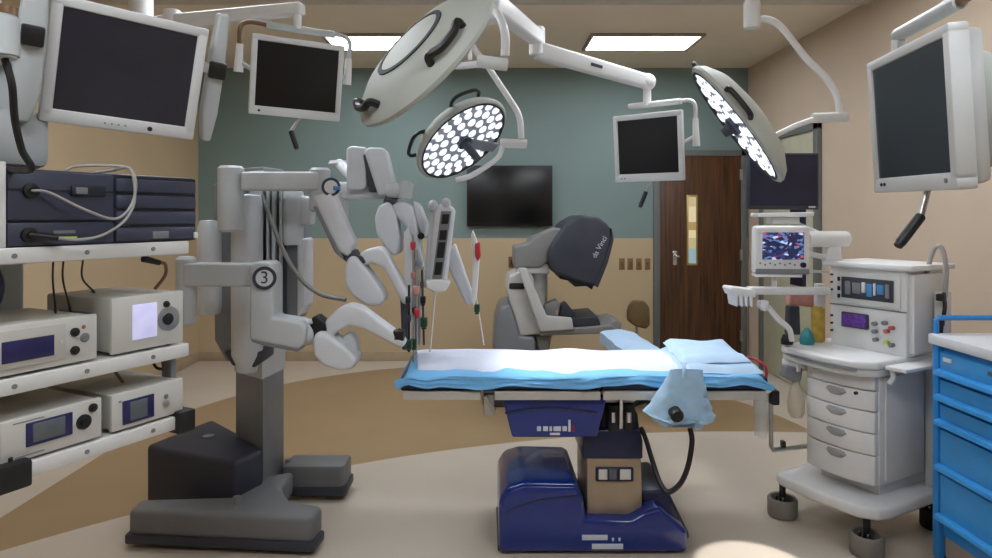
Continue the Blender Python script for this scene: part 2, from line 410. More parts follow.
# stool
sx, sy = 1.31, 5.5
t = thing('stool', 'small stool with olive brown backrest behind the table, in front of the door', 'stool', (sx, sy, 0))
MB().lathe([(0, .0), (.19, .0), (.2, .03), (.19, .06), (0, .07)], Matrix.Translation((sx, sy - .1, .40))).build('seat', 'stool', t)
MB().prism([(sx + x * .1, sy + .12, .75 + z * .125) for x, z in ((-.8, .7), (-.4, 1), (.5, .95), (.95, .5), (1, -.7), (.7, -1), (-.3, -.8), (-.95, -.4), (-1, .2))], (0, .05, 0), .02, None, 3).build('backrest', 'stool', t)
MB().cyl((sx, sy - .1, .08), (sx, sy - .1, .41), .025).build('column', 'steel', t)
MB().tube([(sx, sy - .1, .39), (sx, sy + .17, .40), (sx, sy + .19, .6), (sx, sy + .16, .7)], .014).build('back_bar', 'steel', t)
bs = MB()
for k in range(5):
    a = k * 2 * math.pi / 5; bs.link((sx, sy - .1, .085), (sx + .24 * math.cos(a), sy - .1 + .24 * math.sin(a), .065), .04, .03, .006)
bs.build('base', 'rubber', t)
for k in range(5):
    a = k * 2 * math.pi / 5; c = Vector((sx + .23 * math.cos(a), sy - .1 + .23 * math.sin(a), .028))
    MB().cyl(c + Vector((-.012, 0, 0)), c + Vector((.012, 0, 0)), .028).cyl(c, c + Vector((0, 0, .04)), .008).build('caster', 'black', t)

# ------------------------------------------------------------------ operating table
t = thing('operating_table', 'long operating table on a heavy glossy blue base in the middle of the room', 'operating table', (.5, 3.35, 0))
base = MB()
base.prism([P(x, y, 3.1) for x, y in ((499, 553), (499, 500), (507, 487), (524, 482), (577, 483), (584, 500), (586, 520), (632, 521), (643, 514), (660, 508), (688, 532), (688, 553))], (0, .5, 0), .022, None, 4)
bo = base.build('base', 'table_blue', t)
MB().ppx([(500, 508), (506, 494), (524, 486), (576, 487), (579, 496), (540, 500), (516, 508), (505, 515)], 3.085, .03, .01).build('base_cover_panel', 'table_blue', bo)
MB().ppx([(643, 516), (641, 492), (668, 490), (690, 535), (690, 541)], 3.2, .38, .015).build('base_cover', 'table_navy', bo)
MB().ppx([(506, 500), (512, 482), (524, 479), (577, 480), (579, 484), (520, 486)], 3.14, .42, .008).build('base_top_plate', 'robot_dark', bo)
g = MB().b2((.06, 3.14, 0.0), (.94, 3.56, .03), .005); g.build('floor_plate', 'black', bo)
lg = MB()
for x0, x1, y0, y1 in ((582, 607.5, 535, 540), (592, 623, 544, 549), (612, 614, 538, 541), (618.5, 620.5, 538, 541)):
    a, b = P(x0, y1, 3.097), P(x1, y0, 3.097); lg.b2((a.x, 3.094, a.z), (b.x, 3.102, b.z), .001)
lg.build('base_lettering', 'logo_white', bo)
MB().ppx([(587, 522), (587, 458), (641, 458), (643, 522)], 3.17, .34, .006).build('column', 'steel_tan', t)
MB().ppx([(583, 459), (583, 436), (597, 430), (640, 430), (643, 440), (643, 459)], 3.165, .36, .008).build('column_collar', 'table_navy', t)
pn = MB().ppx([(596, 482), (596, 468), (634, 468), (634, 482)], 3.155, .03, .008).build('control_panel', 'table_navy', t)
for x0, x1 in ((599, 607.5), (609.5, 617), (620, 631)):
    MB().ppx([(x0, 480), (x0, 470), (x1, 470), (x1, 480)], 3.148, .02, .003).build('control_button', 'lcd_grey' if x0 == 609.5 else 'sticker', pn)
hs = MB().ppx([(502, 396), (607, 396), (604, 412), (597, 437.5), (512, 437.5)], 3.1, .4, .01).build('slide_housing', 'table_blue', t)
arc = []
for i in range(13):
    x = 505 + i * 7.6; arc.append((x, 412 - 5.5 * math.sin(math.pi * i / 12) + (0 if i < 10 else 0)))
MB().ppx(arc + [(x, y + 2.2) for x, y in arc[::-1]], 3.094, .012, .001).build('housing_stripe', 'table_navy', hs)
lg = MB()
for x0, x1 in ((537, 541), (543, 548), (549.5, 552), (553.5, 561), (562.5, 567)):
    a, b = P(x0, 431, 3.096), P(x1, 426.5, 3.096); lg.b2((a.x, 3.093, a.z), (b.x, 3.102, b.z), .001)
a, b = P(568.3, 431.5, 3.096), P(570.6, 420, 3.096); lg.b2((a.x, 3.093, a.z), (b.x, 3.102, b.z), .001)
a, b = P(550, 435, 3.096), P(560, 433, 3.096); lg.b2((a.x, 3.093, a.z), (b.x, 3.102, b.z), .001)
lg.build('housing_lettering', 'logo_white', hs)
lg = MB()
for x0, x1 in ((571.6, 572.6), (573.6, 574.8)):
    a, b = P(x0, 431.5, 3.096), P(x1, 425, 3.096); lg.b2((a.x, 3.093, a.z), (b.x, 3.102, b.z), .001)
lg.build('housing_lettering', 'logo_red', hs)
kn = MB().ppx([(600, 432), (602, 412), (610, 402), (630, 402), (638, 414), (640, 432)], 3.2, .26, .012)
kn.cyl(P(613, 430, 3.18), P(613, 404, 3.18), .028).cyl(P(629, 430, 3.18), P(629, 404, 3.18), .028)
k = kn.build('knuckle', 'rubber', t)
MB().cyl(P(621, 428, 3.17), P(621, 398, 3.17), .014).cyl(P(613, 422, 3.15), P(613, 412, 3.15), .012).cyl(P(629, 422, 3.15), P(629, 412, 3.15), .012).build('piston', 'chrome', k)
MB().ppx([(600, 403), (600, 396), (640, 396), (634, 403)], 3.18, .32, .006).build('top_bracket', 'white_metal', t)
# table top sections, rails, mattress
for (x0, x1) in ((403, 481), (494, 600), (602, 682), (692, 765)):
    a, b = P(x0, 401, 3.1), P(x1, 391, 3.1)
    MB().b2((a.x, 3.12, .735), (b.x, 3.6, .772), .006).build('top_section', 'steel', t)
    r = MB().b2((a.x + .002, 3.075, .737), (b.x - .002, 3.095, .778), .003)
    for q in (.15, .5, .85): r.cyl((a.x + (b.x - a.x) * q, 3.071, .756), (a.x + (b.x - a.x) * q, 3.125, .756), .008)
    r.build('side_rail', 'rail', t)
mt = MB()
for x0, x1 in ((400, 480), (482, 600), (602, 768)):
    a, b = P(x0, 391, 3.1), P(x1, 391, 3.1); mt.b2((a.x, 3.09, .772), (b.x, 3.62, .84), .015)
mt.build('mattress', 'table_navy', t)
MB().box(P(489, 404, 3.12), (.05, .04, .10), .008).cyl(P(485, 396, 3.1), P(494, 411, 3.1), .012).build('rail_clamp', 'steel', t)
ab = MB().pz([(.88, 4.95), (1.1, 4.95), (1.23, 3.62), (.93, 3.62)], .675, .70, .01).build('arm_board', 'steel', t)

# draped arm board cover
dm = bmesh.new(); g = []
def drape(xf, nx, ny):
    b = bmesh.new(); vs = [[b.verts.new(xf(i / nx, j / ny)) for j in range(ny + 1)] for i in range(nx + 1)]
    for i in range(nx):
        for j in range(ny): b.faces.new((vs[i][j], vs[i + 1][j], vs[i + 1][j + 1], vs[i][j + 1]))
    return b
def thicken(b, th):
    bmesh.ops.recalc_face_normals(b, faces=b.faces[:])
    bmesh.ops.solidify(b, geom=b.faces[:], thickness=th); bmesh.ops.recalc_face_normals(b, faces=b.faces[:]); return b
def nz(p, s): return noise.noise(Vector(p) * s)
def armcover(u, v):
    y = 3.66 + u * 1.34; c = 1.08 - u * .09; hw = .15 - .03 * u
    s = (v - .5) * 2; a = abs(s)
    x = c + (hw * min(a, .62) / .62 if a < .62 else hw) * (1 if s > 0 else -1)
    z = .735 - .02 * (a / .62) ** 2 if a < .62 else .735 - .02 - (a - .62) * .22
    return (x + .01 * nz((x, y, z), 7), y, z + .012 * nz((x * 2, y, 3), 5))
m = MB(); m._merge(thicken(drape(armcover, 24, 16), .004))
tag(m.build('arm_board_drape', 'drape_pale', None, ang=60), 'pale blue cloth over the arm board on the far side of the operating table', 'drape')

# blue drape over the mattress: top plus hanging front, back and ends
XA, XB, YA, YZ = -.385, 1.31, 3.085, 3.625
def bluedrape(u, v):
    x = XA - .03 + u * (XB - XA + .06); s = v
    hem = .800 + .02 * math.sin(u * 23) * .5 + .012 * nz((u * 6, 0, 0), 3)
    hem -= .0
    if s < .25: y = YA - .015 - .012 * (1 - s / .25) + .012 * nz((x, 0, s * 2), 9); z = hem + (.852 - hem) * (s / .25)
    elif s > .8: y = YZ + .01; z = .852 - (s - .8) / .2 * .06
    else:
        q = (s - .25) / .55; y = YA - .01 + q * (YZ - YA + .02); z = .852 + .006 * math.sin(q * math.pi)
    e = min(u, 1 - u)
    if e < .03: z -= (.03 - e) / .03 * .05 * (1 if .2 < s < .85 else .4)
    z += .008 * nz((x * 3, y * 3, 1), 2.5)
    return (x, y, max(z, .79))
m = MB(); m._merge(thicken(drape(bluedrape, 90, 34), .004))
tag(m.build('surgical_drape', 'drape_blue', None, ang=60), 'light blue drape covering the operating table mattress, hanging over its front edge', 'drape')
def whitesheet(u, v):
    x0 = -.37 + .05 * (1 - v); x = x0 + u * (1.06 - x0) ; 
    y0 = YA + .07 + .05 * nz((x, 1, 0), 4) + .02 * nz((x, 5, 0), 14); y = y0 + v * (YZ - y0 - .02)
    z = .866 + .012 * math.sin(v * math.pi) + .012 * nz((x * 2.5, y * 3, 4), 2.2)
    e = min(u, 1 - u)
    z -= .008 * max(0, (.04 - e) / .04)
    if v < .12: z -= (.12 - v) / .12 * (.018 + .02 * max(0, nz((x, 0, 2), 5)))
    return (x, y, z)
m = MB(); m._merge(thicken(drape(whitesheet, 80, 24), .004))
tag(m.build('absorbent_sheet', 'sheet_white', None, ang=60), 'white absorbent sheet lying along the top of the blue table drape', 'sheet')
def folded(k):
    def f(u, v):
        x = .93 + .02 * k + u * (.38 - .05 * k); y = 3.10 + .06 * k + v * (.46 - .08 * k)
        e = min(u, 1 - u, v, 1 - v)
        z = .885 + .034 * k + .014 * nz((x * 3, y * 3, 7 + k), 2.5) - .03 * max(0, (.08 - e) / .08) + .02 * v
        return (x + .01 * nz((x, y, k), 8), y, z)
    return f
m = MB()
for k in range(2): m._merge(thicken(drape(folded(k), 26, 20), .012))
tag(m.build('folded_drape', 'drape_pale', None, ang=60), 'folded light blue drape heaped on the right end of the operating table', 'drape')

# hand control wrapped in a plastic bag, and its cord
t = thing('bagged_hand_control', 'blue plastic bag with a black control inside hanging off the table front', 'plastic bag', P(680, 435, 3.0))
bagP = P(684, 368, 3.02)
def bag(u, v):
    a = u * 2 * math.pi; ca, sa = math.cos(a), math.sin(a)
    if v < .72:                                       # hanging skirt, widening downwards
        q = v / .72; w = .075 + .085 * q ** 1.3; x = w * ca - .03 * q; y = (.016 + .035 * q) * sa; z = -.20 * q - .03 * q * (sa < 0) * abs(sa) + .02 * q * abs(ca) ** 3 * (1 if ca < 0 else -1.2)
    else:                                             # gathered mouth folded towards the front
        q = (v - .72) / .28; w = .16 - .10 * q; x = w * ca - .03; y = .051 * sa * (1 - .5 * q) - .035 * q; z = -.20 - .03 * (sa < 0) * abs(sa) * (1 - q) - .055 * math.sin(q * math.pi * .5) * (1 if sa > 0 else .25) + .02 * (1 - q) * abs(ca) ** 3 * (1 if ca < 0 else -1.2)
    p = Vector((x, y, z))
    p += Vector((nz((p.x, p.y, v), 20), nz((p.x, v, 3), 18) * .8, nz((a * .3, v, 6), 7) * .6)) * .02 * min(1, v * 3)
    return bagP + p + Vector((0, -.035, 0))
m = MB(); b = drape(bag, 36, 18); bmesh.ops.remove_doubles(b, verts=b.verts[:], dist=.0005); m._merge(thicken(b, .002))
m.build('bag', 'bag_blue', t, ang=60)
c = P(678, 417, 2.9)
hc = MB().lathe([(0, 0), (.024, 0), (.03, .012), (.026, .03), (.03, .05), (.02, .09), (0, .1)], frame(c, (0, 1, .1)))
hc.build('hand_control', 'black', t)
MB().tube([P(683, 378, 2.955), P(684, 370, 2.96), P(684, 363, 3.0)], .008).build('clip', 'drape_pale', t)
tag(MB().tube([P(641, 428, 3.2), P(646, 440, 3.15), P(653, 463, 3.05), P(660, 483, 2.98), P(668, 492, 2.95), P(680, 484, 2.93), P(688, 466, 2.93), P(692, 442, 2.95), P(690, 428, 2.97)], .012).build('pendant_cable', 'black'), 'black cord looping from the table column up into the blue bag', 'cord')

# ------------------------------------------------------------------ helper: flat screen monitors on yokes
def monM(c, yaw, pit, roll=0):
    return Matrix.Translation(c) @ Matrix.Rotation(R(yaw), 4, 'Z') @ Matrix.Rotation(R(pit), 4, 'X') @ Matrix.Rotation(R(roll), 4, 'Y')
def monitor(name, label, M, w, h, bz=(.028, .03, .045), th=.07, scr='screen'):
    t = thing(name, label, 'monitor', M=M, group='ceiling hung monitors')
    bl, bt, bb = bz; sw = (bl - bl)
    fr = MB(); y0, y1 = 0, th * .55
    fr.b2((-w / 2, y0, h / 2 - bt), (w / 2, y1, h / 2), .006).b2((-w / 2, y0, -h / 2), (w / 2, y1, -h / 2 + bb), .006)
    fr.b2((-w / 2, y0, -h / 2 + bb * .5), (-w / 2 + bl, y1, h / 2 - bt * .5), .006).b2((w / 2 - bl, y0, -h / 2 + bb * .5), (w / 2, y1, h / 2 - bt * .5), .006)
    fr.build('bezel', 'bezel', t, world=False)
    MB().b2((-w / 2 + bl * .9, .006, -h / 2 + bb * .9), (w / 2 - bl * .9, .02, h / 2 - bt * .9), 0).build('screen', scr, t, world=False)
    MB().b2((-w / 2 + .012, th * .5, -h / 2 + .012), (w / 2 - .012, th, h / 2 - .012), .015).build('back_cover', 'bezel', t, world=False)
    return t
def buttons(t, xs, z, m='label_grey', s=.006):
    bb = MB()
    for x in xs: bb.cyl((x, -.003, z), (x, .004, z), s, n=12)
    bb.build('buttons', m, t, world=False)
def L(M, x, y, z): return M @ Vector((x, y, z))
def grip(t, a, b, c):
    MB().cyl(a, b, .008).build('handle_rod', 'steel', t)
    MB().tube([b, Vector(b).lerp(c, .1), Vector(b).lerp(c, .5), c], lambda q: .013 if .05 < q < .95 else .011, 10).build('handle_grip', 'grip', t)

# ------------------------------------------------------------------ left: ceiling hung equipment boom
BO = Vector((-1.03, 2.3, 0)); BM = rzM(BO, math.atan2(.891, .455))
t = thing('equipment_boom', 'ceiling hung equipment boom with three shelves at the left', 'equipment boom', M=BM)
def bl(*a): return BM @ Vector(a)
for z in (1.51, 1.154, .912):
    sh = MB().b2((-.625 if z < 1 else -.68, 0, z - .045), (0, .42, z), .006).build('shelf', 'white_metal', t, world=False)
    sc = MB()
    for x in (-.56, -.36, -.14): sc.cyl((x, -.003, z - .022), (x, .004, z - .022), .007, n=12)
    sc.build('screws', 'label_grey', sh, world=False)
for x in (-.545, -.012):
    MB().b2((x - (.085 if x < -.1 else .045), -.022, .852), (x + .022, .06, .928), .008).build('corner_bumper', 'black', t, world=False)
    MB().b2((x - .03, .36, .86), (x + .022, .43, .92), .008).build('corner_bumper', 'black', t, world=False)
MB().b2((-.035, .05, .912), (-.012, .10, 1.11), .004).build('shelf_bracket', 'robot_mid', t, world=False)
MB().b2((-.56, .43, .86), (-.30, .62, 2.2), .02).build('carrier_column', 'boom_grey', t, world=False)
MB().b2((-.64, .20, 1.745), (-.345, .62, 1.92), .03).build('boom_head', 'boom_grey', t, world=False)
p = bl(-.43, .52, 0)
MB().cyl((p.x, p.y, 2.2), (p.x, p.y, H), .09).build('ceiling_tube', 'boom_grey', t)
MB().lathe([(0, 0), (.2, 0), (.2, .03), (.12, .06), (0, .06)], Matrix.Translation((p.x, p.y, H - .06))).build('ceiling_flange', 'boom_grey', t)
# rack unit on the upper shelf
ru = thing('control_unit', 'wide navy control unit with a loose grey cable plugged in, on the upper boom shelf', 'medical device', M=BM @ Matrix.Translation((-.33, .02, 1.51)))
def rub(lo, hi, nm, m, bev=.004): return MB().b2(lo, hi, bev).build(nm, m, ru, world=False)
rub((-.245, .0, .0), (.37, .36, .22), 'body', 'rack_blue', .008)
rub((-.264, -.016, .0), (-.247, .36, .235), 'side_plate', 'white_metal')
lf = rub((-.243, -.012, .075), (.06, .004, .214), 'front_panel', 'rack_blue')
rub((-.243, -.012, .004), (.06, .004, .068), 'lower_panel', 'rack_blue')
MB().b2((-.24, -.016, .158), (.055, -.010, .163), 0).build('groove', 'rack_dark', ru, world=False)
for k in range(4):
    rub((.068, -.014, .006 + k * .052), (.365, .004, .05 + k * .052), 'vent_slat', 'rack_blue', .008)
rub((.062, -.003, .003), (.368, .0, .216), 'vent_recess', 'rack_dark', 0)
rub((-.075, -.022, .146), (.03, -.012, .178), 'switch_plate', 'rack_dark', .008)
rub((-.065, -.026, .152), (-.03, -.02, .172), 'switch', 'label_grey', .003)
rub((.19, -.02, .012), (.25, -.01, .036), 'badge', 'label_grey', .002)
rub((.352, -.02, .008), (.366, -.012, .03), 'connector', 'sticker', .002)
for x, z in ((-.185, .158), (-.19, .034)):
    MB().lathe([(.010, 0), (.021, 0), (.021, .012), (.010, .014)], frame((x, -.010, z), (0, -1, 0))).build('socket', 'black', ru, world=False)
rub((-.125, -.014, .018), (-.055, -.010, .027), 'lime_strip', 'lime', .001)
rub((-.123, -.014, .036), (-.06, -.010, .045), 'lettering', 'label_grey', .001)
RM = ROOT[ru.name]
def rl(*a): return RM @ Vector(a)
tag(MB().tube([rl(-.185, -.015, .158), rl(-.15, -.04, .153), rl(-.06, -.06, .105), rl(.03, -.06, .078), rl(.085, -.055, .115), rl(.115, -.04, .18), rl(.118, -.015, .232), rl(.09, .01, .245), rl(.02, .04, .244), rl(-.02, .06, .238), rl(-.04, .07, .225)], .0042).build('light_cable', 'cable_white'), 'pale grey cable drooping across the navy control unit from its upper socket', 'cable')
t2 = thing('plug_cable', 'grey cable with black plug in the lower socket of the navy control unit', 'cable', rl(-.2, -.03, .03))
MB().cyl(rl(-.19, -.012, .034), rl(-.125, -.04, .024), .012, .009).build('plug', 'black', t2)
MB().tube([rl(-.128, -.04, .024), rl(-.07, -.045, .018), rl(.0, -.05, .03), rl(.065, -.06, .075), rl(.1, -.055, .14), rl(.106, -.025, .236), rl(.085, .03, .232), rl(.06, .08, .226)], .0042).build('cord', 'cable_white', t2)
# four devices
def device(label, x0, x1, z, h, kind):
    w = x1 - x0; d = thing('medical_device', label, 'medical device', M=BM @ Matrix.Translation(((x0 + x1) / 2, .02, z)), group='white devices on the boom shelves')
    dep = .34
    bd = MB().b2((-w / 2, .004, .012), (w / 2, dep, h), .008)
    bd.build('case', 'device', d, world=False)
    MB().b2((-w / 2 - .002, -.012, .008), (w / 2 + .002, .006, h + .003), .005).build('front_panel', 'device_face', d, world=False)
    for x in (-w / 2 + .03, w / 2 - .03):
        for y in (.03, dep - .03): MB().cyl((x, y, 0), (x, y, .014), .012).build('foot', 'rubber', d, world=False)
    def fb(u0, u1, v0, v1, nm, m, y=-.016, par=None):
        return MB().b2((-w / 2 + u0 * w, y, v0 * h), (-w / 2 + u1 * w, -.008, v1 * h), .002).build(nm, m, par or d, world=False)
    def knob(u, v, r, nm='knob', m='black', dp=.014):
        return MB().lathe([(0, dp), (r * .55, dp), (r * .6, dp * .5), (r, dp * .4), (r, 0), (0, 0)], frame((-w / 2 + u * w, -.012, v * h), (0, -1, 0)), 20).build(nm, m, d, world=False)
    if kind == 'a':
        fb(.22, .68, .33, .86, 'screen_frame', 'lcd_navy'); fb(.28, .60, .40, .82, 'screen', 'lcd_grey', -.018)
        knob(.80, .55, .022); knob(.90, .83, .013, 'knob', 'black'); fb(.1, .4, .90, .93, 'lettering', 'label_grey', -.0135); fb(.12, .4, .14, .18, 'lettering', 'label_grey', -.0135); fb(.06, .1, .12, .22, 'power_button', 'black')
    if kind == 'b':
        fb(.13, .56, .18, .80, 'screen_frame', 'lcd_navy'); fb(.22, .46, .25, .74, 'screen', 'lcd_grey', -.018)
        knob(.74, .62, .008, 'button', 'label_grey', .006); knob(.74, .42, .012, 'connector', 'steel', .01); fb(.08, .12, .78, .84, 'lettering', 'label_grey', -.0135)
    if kind == 'c':
        fb(.13, .72, .18, .92, 'display_frame', 'device'); fb(.21, .62, .30, .72, 'screen', 'lcd_navy', -.018)
        knob(.80, .70, .013, 'knob', 'black'); knob(.80, .32, .013, 'knob', 'black'); knob(.89, .55, .014, 'button', 'label_grey', .004); knob(.88, .78, .006, 'button', 'label_red', .004); knob(.68, .55, .007, 'button', 'sticker', .006)
    if kind == 'd':
        fb(.26, .60, .24, .86, 'screen', 'screen_lavender'); knob(.78, .52, .042, 'dial_plate', 'steel', .004); knob(.76, .52, .020); knob(.74, .80, .011, 'knob', 'black')
        MB().b2((-w / 2 - .004, .09, h * .28), (-w / 2 + .002, .26, h * .75), .003).build('side_grille', 'robot_mid', d, world=False)
    return d
device('white medical device with grey screen and black round port, on the lower shelf at left', -.588, -.31, .912, .125, 'a')
device('white medical device with small dark screen, on the lower shelf at right', -.275, -.02, .912, .122, 'b')
device('white medical device with navy display strip, on the middle shelf at left', -.66, -.325, 1.154, .142, 'c')
device('white medical device with lit lavender screen, on the middle shelf at right', -.275, -.02, 1.154, .182, 'd')
# loose cables hanging behind the shelves
cl = [(-.40, .0), (-.37, .015), (-.31, .03)]
cn = ['leftmost', 'middle', 'rightmost']
for i, (x, q) in enumerate(cl):
    tag(MB().tube([bl(x, .10, 1.466), bl(x + .01, .12, 1.40), bl(x + .03 + q, .14, 1.352 if x + q > -.29 else 1.30), bl(x + .06 + q, .2, 1.345 if x + q > -.29 else 1.30)], .003).build('cable', 'black'), 'thin black cable under the upper shelf, %s of three hanging together' % cn[i], 'cable', 'thin cables under the upper shelf')
t2 = thing('power_cord', 'brown cord with black plug hanging under the right end of the upper shelf', 'cord', bl(-.1, .1, 1.38))
MB().cyl(bl(-.14, .05, 1.455), bl(-.08, .05, 1.437), .012, .009).build('plug', 'black', t2)
MB().tube([bl(-.085, .05, 1.438), bl(-.05, .06, 1.43), bl(-.035, .08, 1.39), bl(-.06, .1, 1.342)], .006).build('cord', 'brown_tube', t2)
tag(MB().tube([bl(-.56, .12, 1.466), bl(-.55, .10, 1.40), bl(-.57, .10, 1.34), bl(-.62, .12, 1.312), bl(-.66, .16, 1.305)], .016).build('hose', 'cable_navy'), 'thick dark navy hose dropping from the upper shelf onto the left device', 'hose')
tag(MB().tube([bl(-.06, .12, 1.109), bl(-.05, .11, 1.07), bl(-.03, .10, 1.06), bl(-.015, .12, 1.08), bl(-.015, .13, 1.108)], .005).build('cable', 'black'), 'short looped black cable under the right end of the middle shelf', 'cable')
tag(MB().tube([bl(-.20, .13, 1.109), bl(-.19, .12, 1.08), bl(-.17, .11, 1.042)], .005).build('cable', 'brown_tube'), 'short brown cable stub between the middle and lower shelves', 'cable')

# monitor one (nearest, left)
M1 = monM((-1.166, 2.16, 2.066), 40, 15.5, 3.5)
m1 = monitor('hanging_monitor', 'large light grey monitor at upper left, hanging above the navy control unit', M1, .46, .39, (.034, .032, .043), .06, 'screen_matte')
buttons(m1, [-.05 + i * .02 for i in range(4)], -.175, 'label_grey', .003); buttons(m1, [.085], -.175, 'black', .008)
for s in (-1, 1):
    hx = s * (.29 if s > 0 else .272); yh = .05 if s > 0 else -.05; ws = 1 if s > 0 else 1.35
    hb = MB().prism([L(M1, hx + q * .035 * ws * s, yh, z) for q, z in ((-.55, .26), (.55, .26), (.8, .08), (.8, -.1), (.45, -.2), (-.35, -.2), (-.8, -.1), (-.8, .08))], M1.to_3x3() @ Vector((0, .05, 0)), .01, None, 3)
    ho = hb.build('side_handle', 'boom_grey', m1)
    MB().box((hx, yh - .005, .06), (.058, .024, .06), .006, M1).build('clamp_block', 'black', ho)
    MB().b2((min(s * .22, hx), max(yh, .012), .045), (max(s * .22, hx), max(yh, .012) + .025, .08), .004, M1).build('side_bracket', 'bezel', m1)
cpt = bl(-.43, .45, 2.12)
MB().tube([L(M1, 0, .06, 0), L(M1, 0, .17, 0), cpt + Vector((.12, .05, 0)), cpt], .03).build('support_arm', 'boom_grey', m1)
MB().box((0, .07, 0), (.12, .03, .12), .01, M1).build('mount_plate', 'boom_grey', m1)
t = thing('arm_joint', 'light grey cylindrical arm joint at the far upper left beside the boom column', 'boom joint', P(8, 60, 1.66))
q = P(2, 15, 1.66); q2 = P(2, 58, 1.66)
MB().cyl(q, q2, .038, bev=.006).build('joint_body', 'boom_grey', t)
MB().cyl(q + Vector((0, 0, .0)), q + Vector((0, 0, .02)), .034).build('joint_cap', 'brown_tube', t)
MB().tube([P(-2, 30, 1.66), P(-40, 28, 1.7), bl(-.52, .46, 2.1)], .035).build('joint_arm', 'boom_grey', t)
tag(MB().tube([P(5, 59, 1.66), P(12, 85, 1.66), P(15, 120, 1.68), P(22, 150, 1.70), P(30, 170, 1.73), rl(-.22, .12, .225)], .009).build('boom_cable', 'black'), 'black cable hanging from the arm joint down to the navy control unit', 'cable')

# monitor two (centre left) with its own ceiling arm
def yoke(t, M, w, h, bar_m='boom_grey', tube_m='brown_tube', drop=.02, left=True, right=True, hl=.13):
    z = h / 2 + .055
    MB().tube([L(M, -w * .34, .09, z), L(M, w * .42, .09, z)], .018, 12, False).build('top_bar', bar_m, t)
    for s, on in ((-1, left), (1, right)):
        if not on: continue
        x = s * (w / 2 + .045)
        MB().tube([L(M, s * w * .34, .09, z), L(M, s * (w / 2 + .01), .09, z), L(M, x, .09, z - .03), L(M, x, .09, h / 2 - .06)], .011, 10).build('yoke_tube', tube_m if s < 0 else bar_m, t)
        MB().tube([L(M, x, .09, h / 2 - .05), L(M, x, .09, h / 2 - .05 - hl)], lambda q: .016 + .006 * q, 12, False).build('side_handle', 'white', t)
        MB().cyl(L(M, s * w * .4, .05, 0), L(M, x, .09, h / 2 - .05 - hl * .6), .009).build('yoke_strut', bar_m, t)
M2 = monM((-.896, 3.16, 2.251), 26, 9.2, 1.7)
m2 = monitor('hanging_monitor', 'black screened hanging monitor left of the largest surgical lamp, over the robot', M2, .43, .37, (.026, .028, .042), .06)
buttons(m2, [-.17], -.165, 'black', .006)
yoke(m2, M2, .43, .37)
top = L(M2, .0, .09, .24); post = Vector((-.915, 3.2, 2.62))
MB().cyl(top, (top.x, top.y, 2.6), .02).build('drop_post', 'white', m2)
ea = Vector((top.x, top.y, 2.6)); eb = Vector((-1.62, 3.42, 2.6)); hubL = Vector((-1.85, 3.55, 2.6))
MB().link(eb, ea + (ea - eb).normalized() * .03, .075, .06, .015, .8).build('extension_arm', 'white', m2)
MB().cyl(eb + Vector((0, 0, -.06)), eb + Vector((0, 0, .06)), .045, bev=.006).link(hubL, eb, .08, .07, .015).build('arm_elbow', 'white', m2)
MB().box(eb.lerp(ea, .38) + Vector((.018, -.034, .01)), (.09, .004, .016), .001, rz=math.atan2(ea.y - eb.y, ea.x - eb.x)).build('arm_lettering', 'robot_dark', m2)
MB().cyl(hubL + Vector((0, 0, -.08)), (hubL.x, hubL.y, H), .06).lathe([(0, 0), (.16, 0), (.14, .05), (0, .05)], Matrix.Translation((hubL.x, hubL.y, H - .05))).build('ceiling_column', 'white', m2)
grip(m2, L(M2, .03, .03, -.18), P(291, 131, 3.17), P(297, 149, 3.17))

